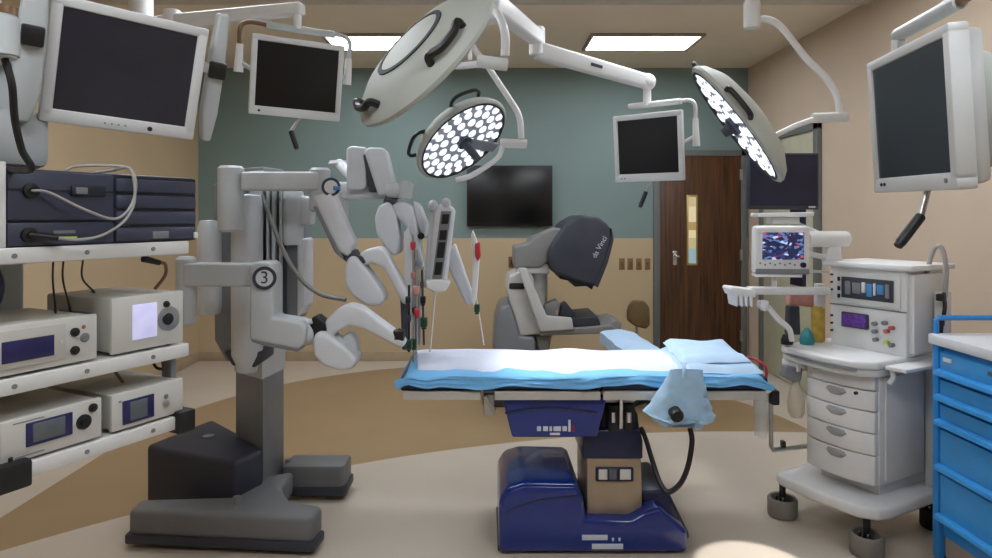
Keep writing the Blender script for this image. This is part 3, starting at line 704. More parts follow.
# ------------------------------------------------------------------ surgical lamp heads
def lamp_head(t, M, r, th, nled, handles, ring=True, loop=False, hl=.135):
    """head frame: z points the way the light shines"""
    prof = [(r * .97, .0), (r, -.008), (r, -.022), (r * .93, -th * .45), (r * .72, -th * .8), (r * .40, -th), (0, -th * 1.05)]
    MB().lathe([(r * .93, -.012), (r * .93, .0)] + prof, M, 48).build('shell', 'lamp_shell', t)
    MB().lathe([(0, -.010), (r * .935, -.010), (r * .935, -.016), (0, -.016)], M, 48).build('front_glass', 'lamp_face', t)
    MB().lathe([(r * .90, -.012), (r * .90, .002), (r * .935, .003), (r * .935, -.012)], M, 48).build('rim_ring', 'lamp_ring', t)
    led = None; spots = []
    for rr, n in ((.22, 6), (.45, 12), (.66, 18), (.84, 20)):
        for k in range(n):
            a = 2 * math.pi * (k + .5 * (n % 4 == 0)) / n
            spots.append((rr * r * math.cos(a), rr * r * math.sin(a)))
    spots = spots[:nled]
    for x, y in spots:
        if led is None:
            led = MB().lathe([(0, .004), (r * .07, .002), (r * .095, -.006), (0, -.008)], Matrix.Translation((0, 0, 0)), 12).build('led_lens', 'led', t, world=False)
            led.matrix_basis = ROOT[t.name].inverted() @ M @ Matrix.Translation((x, y, -.006)); proto = led
        else:
            c = proto.copy(); COL.objects.link(c); c.parent = t; c.matrix_basis = ROOT[t.name].inverted() @ M @ Matrix.Translation((x, y, -.006))
    MB().lathe([(r * .13, -.012), (r * .15, .012), (r * .12, .02), (r * .09, .022), (r * .075, hl * .75), (r * .07, hl * .96), (0, hl)], M, 20).build('centre_handle', 'robot_dark', t)
    if ring:
        MB().lathe([(r * .42, -th * .95), (r * .42, -th * 1.02), (r * .48, -th * 1.0), (r * .48, -th * .88)], M, 48).build('back_ring', 'lamp_ring', t)
    for a in handles:
        ca, sa = math.cos(R(a)), math.sin(R(a)); tx, ty = -sa, ca
        pts = []
        shape = ((-.24, .96, -th * .25), (-.20, 1.05, -th * .30), (0, 1.06, -th * .32), (.20, 1.05, -th * .30), (.24, .96, -th * .25)) if loop == 2 else ((-.30, .86, -th * .5), (-.28, 1.0, -th * .5), (-.15, 1.08, -th * .5), (.15, 1.08, -th * .5), (.28, 1.0, -th * .5), (.30, .86, -th * .5)) if loop else \
            ((-.26, .80, -th * .55), (-.23, .84, -th * .85), (-.10, .90, -th * .78), (.10, .90, -th * .78), (.23, .84, -th * .85), (.26, .80, -th * .55))
        for s, k, z in shape:
            pts.append(M @ Vector((r * (ca * k + tx * s), r * (sa * k + ty * s), z)))
        MB().tube(pts, r * (.035 if loop else .044), 8).build('rim_handle', 'black', t)
HUB = Vector((.02, 3.07, 2.72))
# largest head, seen from behind
nF = Vector((.65, .46, -.605)).normalized(); cB = P(427, 61, 2.62)
MBIG = frame(cB, nF, (.68, 0, .73))
t = thing('surgical_lamp', 'largest surgical lamp head, turned away so its pale ringed back shows', 'surgical light', cB, group='ceiling hung surgical lamps')
lamp_head(t, MBIG, .355, .105, 56, (78, 168), hl=.05)
hub = HUB
MB().tube([hub, P(488, 2, 2.95), P(499, 16, 2.85), P(505, 34, 2.8), P(505, 56, 2.8)], .018, 12).build('curved_arm', 'white', t)
MB().cyl(P(477, 61, 2.8), P(508, 65, 2.8), .027, bev=.004).build('swivel_block', 'white_metal', t)
MB().tube([P(478, 64, 2.8), P(458, 66, 2.8), P(444, 64, 2.78), MBIG @ Vector((0, 0, .0)) + nF * .05], .015, 10).build('yoke_arm', 'white', t)
MB().cyl(P(470, 60, 2.8), P(470, 38, 2.8), .009).build('yoke_post', 'white', t)
# small lit head
nS = Vector((.56, -.42, -.72)).normalized(); cS = P(464, 142, 3.35)
MSM = frame(cS, nS, (.794, 0, .607))
t = thing('surgical_lamp', 'surgical lamp head with fully lit white face, hanging in front of the television', 'surgical light', cS, group='ceiling hung surgical lamps')
lamp_head(t, MSM, .268, .115, 56, (60, 140), False, True)
MB().tube([hub + Vector((0, .02, -.02)), P(470, 35, 3.35), P(489, 68, 3.4), P(508, 97, 3.4), P(519, 116, 3.4), P(521.5, 139, 3.4)], .016, 12).build('curved_arm', 'white', t)
MB().cyl(P(500, 143, 3.4), P(527, 144, 3.4), .024, bev=.004).build('swivel_block', 'white_metal', t)
MB().tube([P(503, 144, 3.4), P(499, 156, 3.38), P(487, 166, 3.36), P(470, 176, 3.34), P(456, 180, 3.33)], .014, 10).build('yoke_arm', 'white', t)
MB().b2((.02, -.03, .0), (.27, .03, .012), .004, MSM @ Matrix.Rotation(R(-62), 4, 'Z')).build('yoke_cover', 'robot_mid', t)
sl = bpy.data.lights.new('lamp_beam', 'SPOT'); sl.energy = 45; sl.spot_size = R(62); sl.spot_blend = .8; sl.shadow_soft_size = .06; sl.color = (1, .98, .95)
so = bpy.data.objects.new('lamp_beam', sl); COL.objects.link(so); so.parent = t
tgt = Vector((.55, 3.3, .8)); src = cS + nS * .16
so.matrix_world = frame(src, src - tgt); so.matrix_parent_inverse = Matrix.Identity(4); so.matrix_basis = ROOT[t.name].inverted() @ frame(src, src - tgt)
# added unseen spotlight, made up to light a floor patch between table and machine
t = thing('added_spotlight', 'added ceiling spotlight outside the view, put in to light the floor right of the table', 'spotlight', (1.52, 2.38, H))
MB().lathe([(.05, -.012), (.075, -.012), (.08, 0), (.045, 0), (.045, -.004)], Matrix.Translation((1.52, 2.38, H)), 24).build('trim_ring', 'white', t)
sl = bpy.data.lights.new('added_floor_beam', 'SPOT'); sl.energy = 560; sl.spot_size = R(9.5); sl.spot_blend = .18; sl.shadow_soft_size = .02; sl.color = (1, .98, .95)
so = bpy.data.objects.new('added_floor_beam', sl); COL.objects.link(so); so.parent = t
src = Vector((1.52, 2.38, H - .02)); tgt = Vector((1.22, 2.97, 0)); so.matrix_basis = ROOT[t.name].inverted() @ frame(src, src - tgt)
# right head
nR = Vector((-.76, .23, -.57)).normalized(); cR = P(734, 126, 3.1)
MRT = frame(cR, nR, (-.596, 0, .8))
t = thing('surgical_lamp', 'surgical lamp head seen edge-on at right, tilted in front of the wooden door', 'surgical light', cR, group='ceiling hung surgical lamps')
lamp_head(t, MRT, .335, .115, 56, (-72, 25), False, 2, hl=.06)
MB().cyl((1.30, 3.15, H), P(751, 24, 3.15), .032).lathe([(0, 0), (.13, 0), (.11, .05), (0, .05)], Matrix.Translation((1.28, 3.15, H - .05))).build('ceiling_tube', 'white', t)
MB().cyl(P(752, 28, 3.15), P(752, 2, 3.15), .038, bev=.004).build('tube_collar', 'white', t)
MB().tube([P(753, 22, 3.15), P(766, 19, 3.15), P(782, 28, 3.15), P(806, 58, 3.15), P(826, 78, 3.15), P(837, 96, 3.15), P(840, 114, 3.15)], .016, 12).build('curved_arm', 'white', t)
MB().cyl(P(812, 118, 3.15), P(847, 117, 3.15), .024, bev=.004).build('swivel_block', 'white_metal', t)
MB().tube([P(814, 119, 3.15), P(795, 126, 3.15), P(776, 135, 3.15), P(764, 140, 3.13), P(756, 138, 3.12)], .013, 10).build('yoke_arm', 'white', t)
# shared ceiling hub
t = thing('lamp_mount', 'white ceiling mount above the table carrying the lamp and monitor arms', 'ceiling mount', HUB)
MB().cyl(HUB + Vector((0, 0, -.02)), (HUB.x, HUB.y, H), .07).lathe([(0, 0), (.24, 0), (.22, .06), (.1, .1), (0, .1)], Matrix.Translation((HUB.x, HUB.y, H - .1))).build('hub_column', 'white', t)
MB().cyl(HUB + Vector((0, 0, -.22)), HUB + Vector((0, 0, -.02)), .06, bev=.008).build('hub_bearing', 'white', t)

# monitor three
M3 = monM((.95, 3.87, 1.996), -38.2, 5.2)
m3 = monitor('hanging_monitor', 'hanging monitor with black screen between the television and the wooden door', M3, .43, .40, (.03, .032, .048), .06)
buttons(m3, [-.17, -.15], -.178, 'label_grey', .005)
yoke(m3, M3, .43, .40, 'white_metal', 'robot_mid', left=False, hl=.16)
top = L(M3, -.03, .09, .25)
e1 = Vector((.02, 3.07, 2.6)); e2 = Vector((.294, 3.73, 2.6)); e3 = Vector((top.x, top.y, P(651, 82, top.y).z))
MB().link(e1, e2, .10, .08, .015, .8).build('extension_arm', 'white', m3)
MB().cyl(e2 + Vector((0, 0, -.10)), e2 + Vector((0, 0, .06)), .045, bev=.006).build('arm_elbow', 'white', m3)
sa_ = MB().link(e2 + Vector((0, 0, -.07)), e3, .095, .08, .015, .85).build('spring_arm', 'white', m3)
q = (e2 + Vector((0, 0, -.07))).lerp(e3, .5); dv = (e3 - e2 - Vector((0, 0, -.07))).normalized(); xx = dv; zz = Vector((0, -1, 0)) - dv * Vector((0, -1, 0)).dot(dv); zz.normalize()
M = Matrix((xx, zz.cross(xx), zz)).transposed().to_4x4(); M.translation = q + zz * .042
MB().box((0, 0, 0), (.075, .018, .004), .001, M).build('arm_lettering', 'robot_dark', sa_)
MB().ball(e3, .052).cyl(e3, top, .024).build('drop_post', 'white', m3)
grip(m3, L(M3, .0, .03, -.19), P(646, 192, 3.86), P(640, 207, 3.84))

# monitor four (right, nearest)
M4 = monM((1.122, 1.76, 1.857), -99.2, 3.6, 1)
m4 = monitor('hanging_monitor', 'large hanging monitor at upper right, seen from its side above the drawer cart', M4, .46, .39, (.03, .028, .042), .085, 'screen_matte')
buttons(m4, [-.17, -.15], -.172, 'lcd_navy', .005); buttons(m4, [.185], -.172, 'label_grey', .006)
z = .25
MB().tube([L(M4, -.13, .05, z), L(M4, .19, .05, z)], .019, 12, False).build('top_bar', 'boom_grey', m4)
MB().tube([L(M4, .18, .05, z), L(M4, .24, .06, z + .005), L(M4, .275, .10, z), L(M4, .28, .13, z - .06), L(M4, .28, .14, .15)], .013, 10).build('yoke_tube', 'brown_tube', m4)
MB().box(L(M4, -.13, .05, .215), (.03, .03, .05), .005).build('bar_clip', 'bezel', m4)
MB().tube([L(M4, .27, .14, .16), L(M4, .27, .14, .10), L(M4, .27, .14, -.02), L(M4, .27, .14, -.04)], lambda q: .036 if .1 < q < .9 else .030, 14).build('side_handle', 'white', m4)
MB().cyl(L(M4, .27, .14, -.07), L(M4, .27, .14, -.04), .022).build('handle_collar', 'black', m4)
MB().b2((-.13, .08, -.15), (.16, .15, .14), .03, M4).build('rear_housing', 'lamp_shell', m4)
MB().link(L(M4, .1, .15, 0), L(M4, .1, .36, 0), .12, .1, .02).link(L(M4, .05, .15, -.12), L(M4, .27, .14, -.1), .05, .04, .01).build('rear_bracket', 'white', m4)
pc = L(M4, .1, .36, 0)
MB().cyl((pc.x, pc.y, pc.z - .1), (pc.x, pc.y, H), .05).lathe([(0, 0), (.16, 0), (.14, .05), (0, .05)], Matrix.Translation((pc.x, pc.y, H - .05))).build('ceiling_column', 'white', m4)
MB().cyl(L(M4, .0, .05, .25), L(M4, .1, .30, .42), .012).cyl(L(M4, .1, .30, .42), (pc.x, pc.y, pc.z + .42), .012).build('upper_strut', 'white', m4)
grip(m4, L(M4, .03, .03, -.19), P(921, 216, 1.72), P(898, 246, 1.70))

# ------------------------------------------------------------------ surgical robot (patient cart)
rb = thing('surgical_robot', 'tall grey surgical robot with folded arms on a dark wheeled base', 'surgical robot', (-1.3, 3.5, 0))
def RB(nm, mb, m, par=None): return mb.build(nm, m, par or rb)
foot = [(-1.715, 3.17), (-.81, 3.09), (-.79, 3.22), (-.98, 3.30), (-1.06, 3.44), (-1.06, 3.66), (-1.2, 3.6), (-1.27, 3.33), (-1.72, 3.30)]
bs = RB('base', MB().pz(foot, .055, .182, .025, seg=3), 'foot_grey')
RB('bumper', MB().pz([(x + (.012 if x > -1 else -.012), y + (.01 if y > 3.3 else -.012)) for x, y in foot], .022, .07, .01), 'robot_dark', bs)
RB('side_foot', MB().pz([(-1.13, 3.68), (-.80, 3.68), (-.782, 3.71), (-.782, 3.87), (-1.13, 3.87)], .06, .20, .02), 'foot_grey', bs)
RB('side_bumper', MB().pz([(-1.13, 3.672), (-.79, 3.672), (-.772, 3.70), (-.772, 3.88), (-1.13, 3.88)], .035, .085, .008), 'robot_dark', bs)
for x, y in ((-1.6, 3.35), (-.95, 3.22), (-.87, 3.8), (-1.6, 3.9)):
    RB('caster', MB().cyl((x - .05, y, .03), (x + .05, y, .03), .03), 'rubber', bs)
for p in (P(237, 513, 3.25), P(288, 463, 3.75)):
    RB('release_knob', MB().cyl((p.x, p.y, .18), (p.x, p.y, .215), .022, .017), 'robot_mid', bs)
bb = [(-1.83, 3.56), (-1.25, 3.31), (-1.17, 3.49), (-1.4, 3.76), (-1.66, 4.02)]
bx = RB('battery_housing', MB().pz(bb, .03, .36, .025, seg=3), 'navy_box')
RB('emblem', MB().cyl((-1.55, 3.70, .358), (-1.55, 3.70, .363), .03), 'robot_mid', bx)
cp = [(-1.40, 3.70), (-1.184, 3.52), (-1.15, 3.78), (-1.36, 3.95)]
RB('column', MB().pz(cp, .1, 1.86, .012), 'robot_mid')
RB('column_sleeve', MB().pz([(-1.41, 3.70), (-1.184, 3.508), (-1.14, 3.78), (-1.36, 3.96)], .72, 1.84, .012), 'robot_grey')
RB('tower_side', MB().ppx([(212, 185), (236, 172), (240, 360), (226, 362), (214, 340)], 3.42, .4, .012), 'robot_mid')
cc = P(247, 300, 3.42)
RB('tower_cover', MB().lathe([(0, .79), (.05, .79), (.058, .83), (.078, .88), (.08, 1.66), (.07, 1.70), (0, 1.71)], Matrix.Translation((cc.x, cc.y, 0)), 24), 'robot_white')
RB('tower_foot', MB().ppx([(223, 352), (262, 352), (262, 362), (254, 368), (232, 366)], 3.38, .2, .01), 'robot_dark')
RB('guide_channel', MB().ppx([(263, 332), (263, 190), (284, 190), (284, 332)], 3.5, .06, .004), 'robot_dark')
for x0, x1 in ((266, 268.5), (271.5, 275), (279, 281)):
    RB('guide_rail', MB().ppx([(x0, 335), (x0, 188), (x1, 188), (x1, 335)], 3.47, .04, .003), 'robot_grey')
RB('rear_column', MB().ppx([(275, 322), (275, 215), (297, 215), (303, 240), (303, 305), (296, 322)], 3.55, .2, .012), 'robot_mid')
RB('rear_edge', MB().ppx([(297, 318), (297, 236), (304, 240), (304, 306)], 3.53, .2, .008), 'robot_white')
cc = P(292, 215, 3.55)
RB('rear_cylinder', MB().lathe([(0, 1.44), (.055, 1.44), (.06, 1.46), (.06, 1.72), (.05, 1.74), (0, 1.74)], Matrix.Translation((cc.x, cc.y, 0)), 24).ppx([(300, 195), (311, 198), (311, 224), (300, 226)], 3.52, .1, .01), 'robot_white')
cc = P(210, 270, 3.42)
RB('side_cylinder', MB().lathe([(0, 1.09), (.055, 1.09), (.062, 1.12), (.062, 1.53), (.05, 1.57), (0, 1.575)], Matrix.Translation((cc.x, cc.y, 0)), 24), 'robot_white')
def vcyl(px, py0, py1, r, D, nm, m, par, top=.012):
    a = P(px, py1, D); z0, z1 = a.z, P(px, py0, D).z
    return RB(nm, MB().lathe([(0, z0), (r - top, z0), (r, z0 + top), (r, z1 - top), (r - top, z1), (0, z1)], Matrix.Translation((a.x, a.y, 0)), 28), m, par)
def disc(px, py, D, r, m1_, m2_, par, txt=None):
    c = P(px, py, D)
    o = RB('number_ring' if txt else 'logo_ring', MB().lathe([(r * .72, 0), (r * .72, .006), (r, .006), (r, -.01)], frame(c, (.25, -1, 0)), 28), m1_, par)
    RB('badge', MB().lathe([(0, .003), (r * .74, .003), (r * .74, -.01)], frame(c, (.25, -1, 0)), 28), m2_, o)
    if txt:
        zz = Vector((.25, -1, 0)).normalized(); xx = Vector((1, .25, 0)).normalized(); M = Matrix((xx, zz.cross(xx), zz)).transposed().to_4x4(); M.translation = c + zz * .0065
        RB('number', MB().text(txt, r * 1.5, M), 'robot_dark', o)
# upper arm
D = 3.2
a1 = RB('upper_arm', MB().ppx([(240, 190.5), (240, 171.5), (318, 171.5), (318, 190.5)], D, .11, .014), 'robot_grey')
vcyl(231, 166, 232, .062, D + .06, 'shoulder_joint', 'robot_grey', a1)
vcyl(320, 168, 212, .052, D + .06, 'elbow_joint', 'robot_grey', a1)
RB('forearm_link', MB().ppx([(311, 196), (331, 190), (355, 243), (349, 258), (338, 252)], D - .02, .11, .02), 'robot_white', a1)
RB('forearm_cover', MB().ppx([(312, 205), (320, 208), (345, 262), (334, 252)], D - .01, .08, .01), 'robot_mid', a1)
disc(331, 187, D - .01, .045, 'robot_dark', 'white', a1); RB('blue_mark', MB().ppx([(333, 186), (340, 186), (340, 190), (333, 190)], D - .03, .02, .003), 'logo_blue', a1)
RB('wrist_joint', MB().cyl(P(351, 252, D + .02), P(358, 262, D + .02), .035, bev=.006).ppx([(343, 258), (350, 252), (362, 256), (366, 263), (350, 268)], D - .01, .1, .01), 'robot_dark', a1)
RB('arm_housing', MB().ppx([(344, 268), (348, 257), (355, 256), (368, 272), (381, 290), (385, 300), (379, 306), (366, 306), (352, 296), (345, 284)], D - .04, .15, .045, 5), 'robot_white', a1)
RB('hand_link', MB().ppx([(354, 258), (364, 250), (379, 246), (386, 250), (407, 292), (410, 302), (403, 306), (383, 268), (371, 263), (360, 268)], D - .0, .10, .02, 4), 'robot_white', a1)
RB('instrument_carriage', MB().ppx([(400, 298), (406, 292), (408, 330), (407, 350), (402, 350)], D + .02, .05, .006), 'robot_dark', a1)
# lower arm, numbered
D = 3.0
a2 = RB('lower_arm', MB().ppx([(182, 287), (182, 263.5), (255, 263.5), (255, 287)], D, .11, .014), 'robot_grey')
vcyl(186, 256.5, 325, .045, D + .05, 'shoulder_joint', 'robot_grey', a2)
RB('joint_housing', MB().ppx([(249, 340), (249, 268), (253, 262), (269, 262), (273, 268), (273, 318), (300, 322), (306, 328), (304, 344), (298, 350), (262, 343)], D - .04, .15, .022, 4), 'robot_grey', a2)
RB('housing_underside', MB().ppx([(250, 338), (262, 341), (299, 347), (303, 344), (298, 352), (264, 346), (252, 342)], D - .035, .14, .004), 'robot_mid', a2)
disc(264.5, 278, D - .044, .052, 'robot_dark', 'robot_white', a2, '3')
RB('joint_collar', MB().cyl(P(300, 333, D + .04), P(322, 330, D + .1), .06, bev=.01), 'robot_white', a2)
RB('wrist_joint', MB().cyl(P(317, 322, D + .05), P(322, 340, D + .05), .04).ppx([(311, 318), (316, 316), (326, 324), (324, 336), (316, 336)], D - .0, .1, .008), 'black', a2)
RB('hand_link', MB().ppx([(324, 322), (338, 308), (350, 304), (362, 308), (402, 338), (406, 345), (400, 349), (362, 329), (348, 326), (338, 332), (328, 340)], D, .1, .022, 4), 'robot_white', a2)
RB('arm_housing', MB().ppx([(312, 340), (316, 332), (326, 334), (350, 352), (357, 362), (352, 370), (340, 372), (322, 366), (313, 356)], D - .05, .16, .045, 5), 'robot_white', a2)
RB('housing_cap', MB().ppx([(340, 338), (350, 332), (356, 342), (358, 362), (350, 362)], D + .04, .1, .03, 4), 'robot_grey', a2)
RB('instrument_clamp', MB().cyl(P(396, 331, D + .04), P(402, 338, D + .04), .022).box(P(399, 335, D + .03), (.05, .06, .05), .008), 'black', a2)
# rear arm
D = 3.45
a3 = RB('rear_arm', MB().ppx([(330, 199), (330, 186), (346, 182), (392, 186), (392, 199)], D + .05, .1, .012), 'robot_white')
vcyl(338, 182, 236, .055, D + .1, 'post', 'robot_white', a3)
RB('top_block', MB().ppx([(346, 190), (346, 148), (351, 145.5), (366, 147), (367, 186), (362, 190)], D, .16, .014), 'robot_white', a3)
RB('top_panel', MB().ppx([(364, 152), (368, 147), (383, 147.5), (387, 152), (397, 194), (378, 196)], D - .03, .1, .014), 'robot_white', a3)
RB('panel_gap', MB().ppx([(363, 155), (367, 153), (376, 192), (369, 192)], D - .015, .06, .003), 'robot_dark', a3)
RB('cap', MB().lathe([(0, .02), (.05, .018), (.06, 0), (0, -.02)], Matrix.Translation(P(339, 164, D + .3)), 20).cyl(P(339, 164, D + .3), P(352, 176, D + .12), .03), 'robot_white', a3)
RB('wrist_joint', MB().cyl(P(386, 192, D - .02), P(402, 190, D - .02), .042, bev=.008).cyl(P(404, 200, D - .02), P(406, 181, D - .02), .045, bev=.01), 'robot_grey', a3)
RB('wrist_dark', MB().cyl(P(385, 199, D - .03), P(396, 203, D - .03), .025), 'robot_dark', a3)
RB('arm_housing', MB().ppx([(374, 218), (378, 206), (388, 201), (395, 212), (400, 240), (400, 252), (394, 257), (386, 250), (376, 234)], D - .1, .16, .04, 5), 'robot_white', a3)
RB('hand_link', MB().ppx([(391, 204), (402, 201), (412, 206), (416, 222), (420, 250), (424, 268), (417, 270), (411, 246), (404, 225), (395, 215)], D - .06, .1, .02, 4), 'robot_white', a3)
RB('side_cover', MB().ppx([(412, 200), (420, 204), (427, 222), (426, 238), (420, 236), (414, 216)], D - .02, .1, .016, 4), 'robot_white', a3)
RB('black_knob', MB().cyl(P(421, 236, D - .05), P(421, 236, D + .02), .018), 'black', a3)
RB('instrument_carriage', MB().ppx([(408, 236), (412, 236), (419, 290), (420, 345), (415, 345), (411, 290)], D - .12, .05, .006), 'robot_mid', a3)
RB('instrument_carriage', MB().ppx([(404, 232), (409, 226), (413, 250), (410, 345), (405, 345)], D - .16, .05, .006), 'robot_white', a3)
RB('instrument_cover', MB().ppx([(414, 240), (421, 236), (425, 262), (423, 300), (418, 330), (415, 300)], D - .02, .04, .006), 'clear', a3)
# camera arm with slotted carriage
D = 3.3
a4 = RB('camera_arm', MB().ppx([(448, 250), (455, 243), (472, 292), (475, 304), (466, 305), (446, 264)], D + .12, .08, .014, 4), 'robot_white')
car = RB('carriage_body', MB().ppx([(434, 210), (440, 203), (450, 205), (455, 210), (446, 284), (438, 290), (429, 282)], D - .02, .1, .016, 4), 'robot_white', a4)
RB('carriage_side', MB().ppx([(424, 288), (429, 210), (433, 203), (437, 206), (431, 288)], D, .09, .01, 4), 'robot_grey', a4)
RB('carriage_slot', MB().ppx([(441, 211), (451.5, 211), (442, 279), (432, 279)], D - .026, .02, .004), 'robot_mid', car)
for k, (y0, y1) in enumerate(((214, 224), (230, 240), (242, 258), (262, 275))):
    x = 449 - (y0 - 213) * .14
    RB('carriage_roller', MB().ppx([(x - 6.5, y0), (x + .8, y0), (x + .8 - (y1 - y0) * .14, y1), (x - 6.5 - (y1 - y0) * .14, y1)], D - .034, .02, .004), 'black', car)
for x in (433, 446): RB('top_knob', MB().ball(P(x, 206 if x < 440 else 204, D), .026, (1, 1, 1.2)), 'robot_grey', car)
RB('carriage_base', MB().ppx([(425, 280), (447, 280), (450, 284), (446, 291), (436, 293), (426, 289)], D - .04, .12, .02, 4), 'white', a4)
c5 = RB('slim_carriage', MB().ppx([(471, 234), (473, 230), (477, 240), (480, 256), (477, 296), (474, 308), (471, 300), (473, 262)], D + .05, .05, .008, 4), 'white', a4)
RB('red_cover', MB().ppx([(475, 244), (480, 242), (481, 256), (478, 262), (475, 256)], D + .035, .04, .006), 'red_fit', c5)
# instruments held in the carriages
def instrument(label, x0, y0, x1, y1, D, fit, rod='steel', tip=None, r=.0055):
    t = thing('surgical_instrument', label, 'surgical instrument', P(x1, y1, D), group='instruments on the robot arms')
    MB().cyl(P(x0, y0, D), P(x1, y1, D), r, n=10).build('shaft', rod, t)
    for (x, y, s, m) in fit: MB().box(P(x, y, D), (.024 * s, .03 * s, .034 * s), .006).cyl(P(x, y - 3 * s, D), P(x, y + 5 * s, D), .009 * s).build('fitting', m, t)
    return t
instrument('black shafted instrument with green port at the left of the cluster', 409, 285, 409, 352, 3.15, [(409, 344, 1.3, 'green_fit'), (408, 300, 1, 'black'), (409, 318, .9, 'robot_dark')], 'black')
instrument('long steel instrument with red label, second from the left in the cluster', 413, 235, 414, 362, 3.25, [(413, 245, 1.0, 'red_fit'), (414, 343, 1.3, 'green_fit'), (413, 275, .9, 'pink'), (414, 310, .8, 'robot_dark')], 'steel')
instrument('steel instrument with pink sleeve in the middle of the cluster', 416.5, 250, 417, 350, 3.2, [(416, 290, 1.2, 'pink'), (417, 312, 1.1, 'red_fit'), (417, 262, .9, 'robot_mid')], 'steel')
instrument('dark instrument with green fitting hanging under the slotted carriage at its left', 422, 270, 424, 345, 3.28, [(423, 300, 1.1, 'black'), (424, 322, 1.4, 'green_fit'), (422, 284, .8, 'robot_dark')], 'robot_dark')
instrument('thin pale instrument angled down from the slotted carriage base', 436, 286, 430, 352, 3.29, [(435, 292, .7, 'sticker')], 'sticker', r=.004)
instrument('thin pale instrument with green fitting under the slim carriage at right of the robot', 476, 296, 484, 345, 3.36, [(477, 308, 1.2, 'green_fit')], 'sticker', r=.004)
tag(MB().tube([P(262, 196, 3.45), P(272, 222, 3.4), P(284, 252, 3.36), P(300, 278, 3.3), P(320, 294, 3.26), P(346, 300, 3.24)], .011).build('robot_cable', 'cable_grey'), 'grey cable sagging from the robot column to its upper arm housing', 'cable')

# ------------------------------------------------------------------ anaesthesia machine
AO = Vector((1.69, 3.475, 0)); AM = rzM(AO, math.atan2(-.88, .47))
am = thing('anaesthesia_machine', 'white anaesthesia machine with four drawers on a wheeled base by the right wall', 'anaesthesia machine', M=AM)
def A(nm, lo, hi, m='white', bev=.006, par=None): return MB().b2(lo, hi, bev).build(nm, m, par or am, world=False)
def al(*a): return AM @ Vector(a)
bpz = [(-.11, -.10), (-.06, -.13), (.14, -.15), (.36, -.13), (.43, -.08), (.45, .0), (.45, .58), (-.1, .58)]
A_base = MB().pz(bpz, .175, .235, .02, seg=3).build('base', 'white', am, world=False)
for x, y in ((-.085, -.075), (.37, -.07), (.38, .5), (-.05, .5)):
    c = MB().lathe([(.058, .0), (.072, .0), (.075, .01), (.075, .085), (.068, .095), (.058, .09), (.058, .0)], Matrix.Translation((x, y, .005)), 28).build('caster_ring', 'ring_grey' if y < 0 else 'rubber', am, world=False)
    MB().cyl((x - .015, y, .04), (x + .015, y, .04), .04).cyl((x, y, .04), (x, y, .18), .016).build('caster_wheel', 'black', c, world=False)
    MB().box((x - .02, y - .025, .07), (.008, .012, .07), .002).box((x + .022, y - .025, .075), (.008, .012, .07), .002).build('caster_fork', 'chrome', c, world=False)
A('cabinet', (0, .03, .30), (.37, .55, .86), 'white')
A('cabinet_foot', (.03, .08, .22), (.34, .52, .31), 'white')
zs = [.30, .445, .55, .655, .755]
def fcurve(n=8): return [(x, -.035 * math.sin(math.pi * (i / n)) ** .7 if 0 < i < n else 0.0) for i, x in enumerate([.005 + .36 * j / n for j in range(n + 1)])]
for z0, z1 in zip(zs, zs[1:]):
    pts = fcurve() + [(.365, .04), (.005, .04)]
    dr = MB().pz(pts, z0 + .003, z1 - .003, .004).build('drawer', 'white', am, world=False)
    hz = z1 - .03
    MB().lathe([(.0, .0), (.045, -.004), (.055, -.02), (.03, -.04), (0, -.045)], Matrix.Translation((.19, -.03, hz + .022)) , 20, 1, .35).build('handle', 'handle_grey', dr, world=False)
MB().cyl((.29, -.035, .735), (.29, -.02, .735), .008).build('drawer_lock', 'black', am, world=False)
MB().pz(fcurve() + [(.365, .04), (.005, .04)], .758, .835, .004).build('upper_panel', 'white', am, world=False)
wt = [(-.12, .02), (-.10, -.07), (.03, -.10), (.19, -.12), (.33, -.10), (.40, -.03), (.40, .55), (-.12, .55)]
MB().pz(wt, .865, .905, .014, seg=3).build('worktop', 'white', am, world=False)
MB().pz([(x * .985, y + .012) for x, y in wt], .828, .868, .012).build('worktop_apron', 'white_metal', am, world=False)
MB().pz([(-.11, -.055), (.03, -.108), (.19, -.128), (.34, -.105), (.34, -.095), (.03, -.095), (-.10, -.05)], .862, .868, .001).build('worktop_seam', 'robot_mid', am, world=False)
A('left_drawer', (-.11, -.05, .775), (-.01, .4, .83), 'white')
fl = A('side_flap', (.40, .02, .865), (.50, .46, .885), 'white')
MB().tube([(.42, .05, .865), (.425, .045, .83), (.41, .04, .80)], .012).build('flap_bracket', 'white', fl, world=False)
A('side_post', (.375, .40, .23), (.43, .44, .86), 'white_metal'); A('side_panel', (.372, .06, .32), (.385, .38, .82), 'white_metal')
# gas delivery tower
A('tower', (-.0, .20, .90), (.40, .52, 1.335), 'white', .012)
A('tower_cap', (-.03, .17, 1.325), (.44, .56, 1.355), 'white', .01)
A('tower_side', (.395, .22, .92), (.425, .50, 1.31), 'white_metal')
wn = A('display_bay', (.045, .188, 1.135), (.375, .205, 1.30), 'white_metal', .006)
A('display_screen', (.075, .180, 1.165), (.345, .192, 1.275), 'robot_dark', .004, wn)
for i, (x, w_, m_) in enumerate(((.10, .03, 'robot_mid'), (.14, .045, 'label_grey'), (.19, .02, 'sticker'), (.215, .03, 'logo_blue'), (.25, .012, 'sticker'), (.268, .035, 'logo_blue'), (.31, .02, 'robot_mid'))):
    A('display_item', (x, .172, 1.185 + .008 * (i % 3)), (x + w_, .182, 1.255 - .006 * (i % 2)), m_, .003, wn)
for z in (1.16, 1.20, 1.25): A('side_button', (.052, .182, z), (.066, .19, z + .022), 'black', .002, wn)
A('tower_seam', (.0, .196, 1.12), (.40, .201, 1.126), 'label_grey', 0)
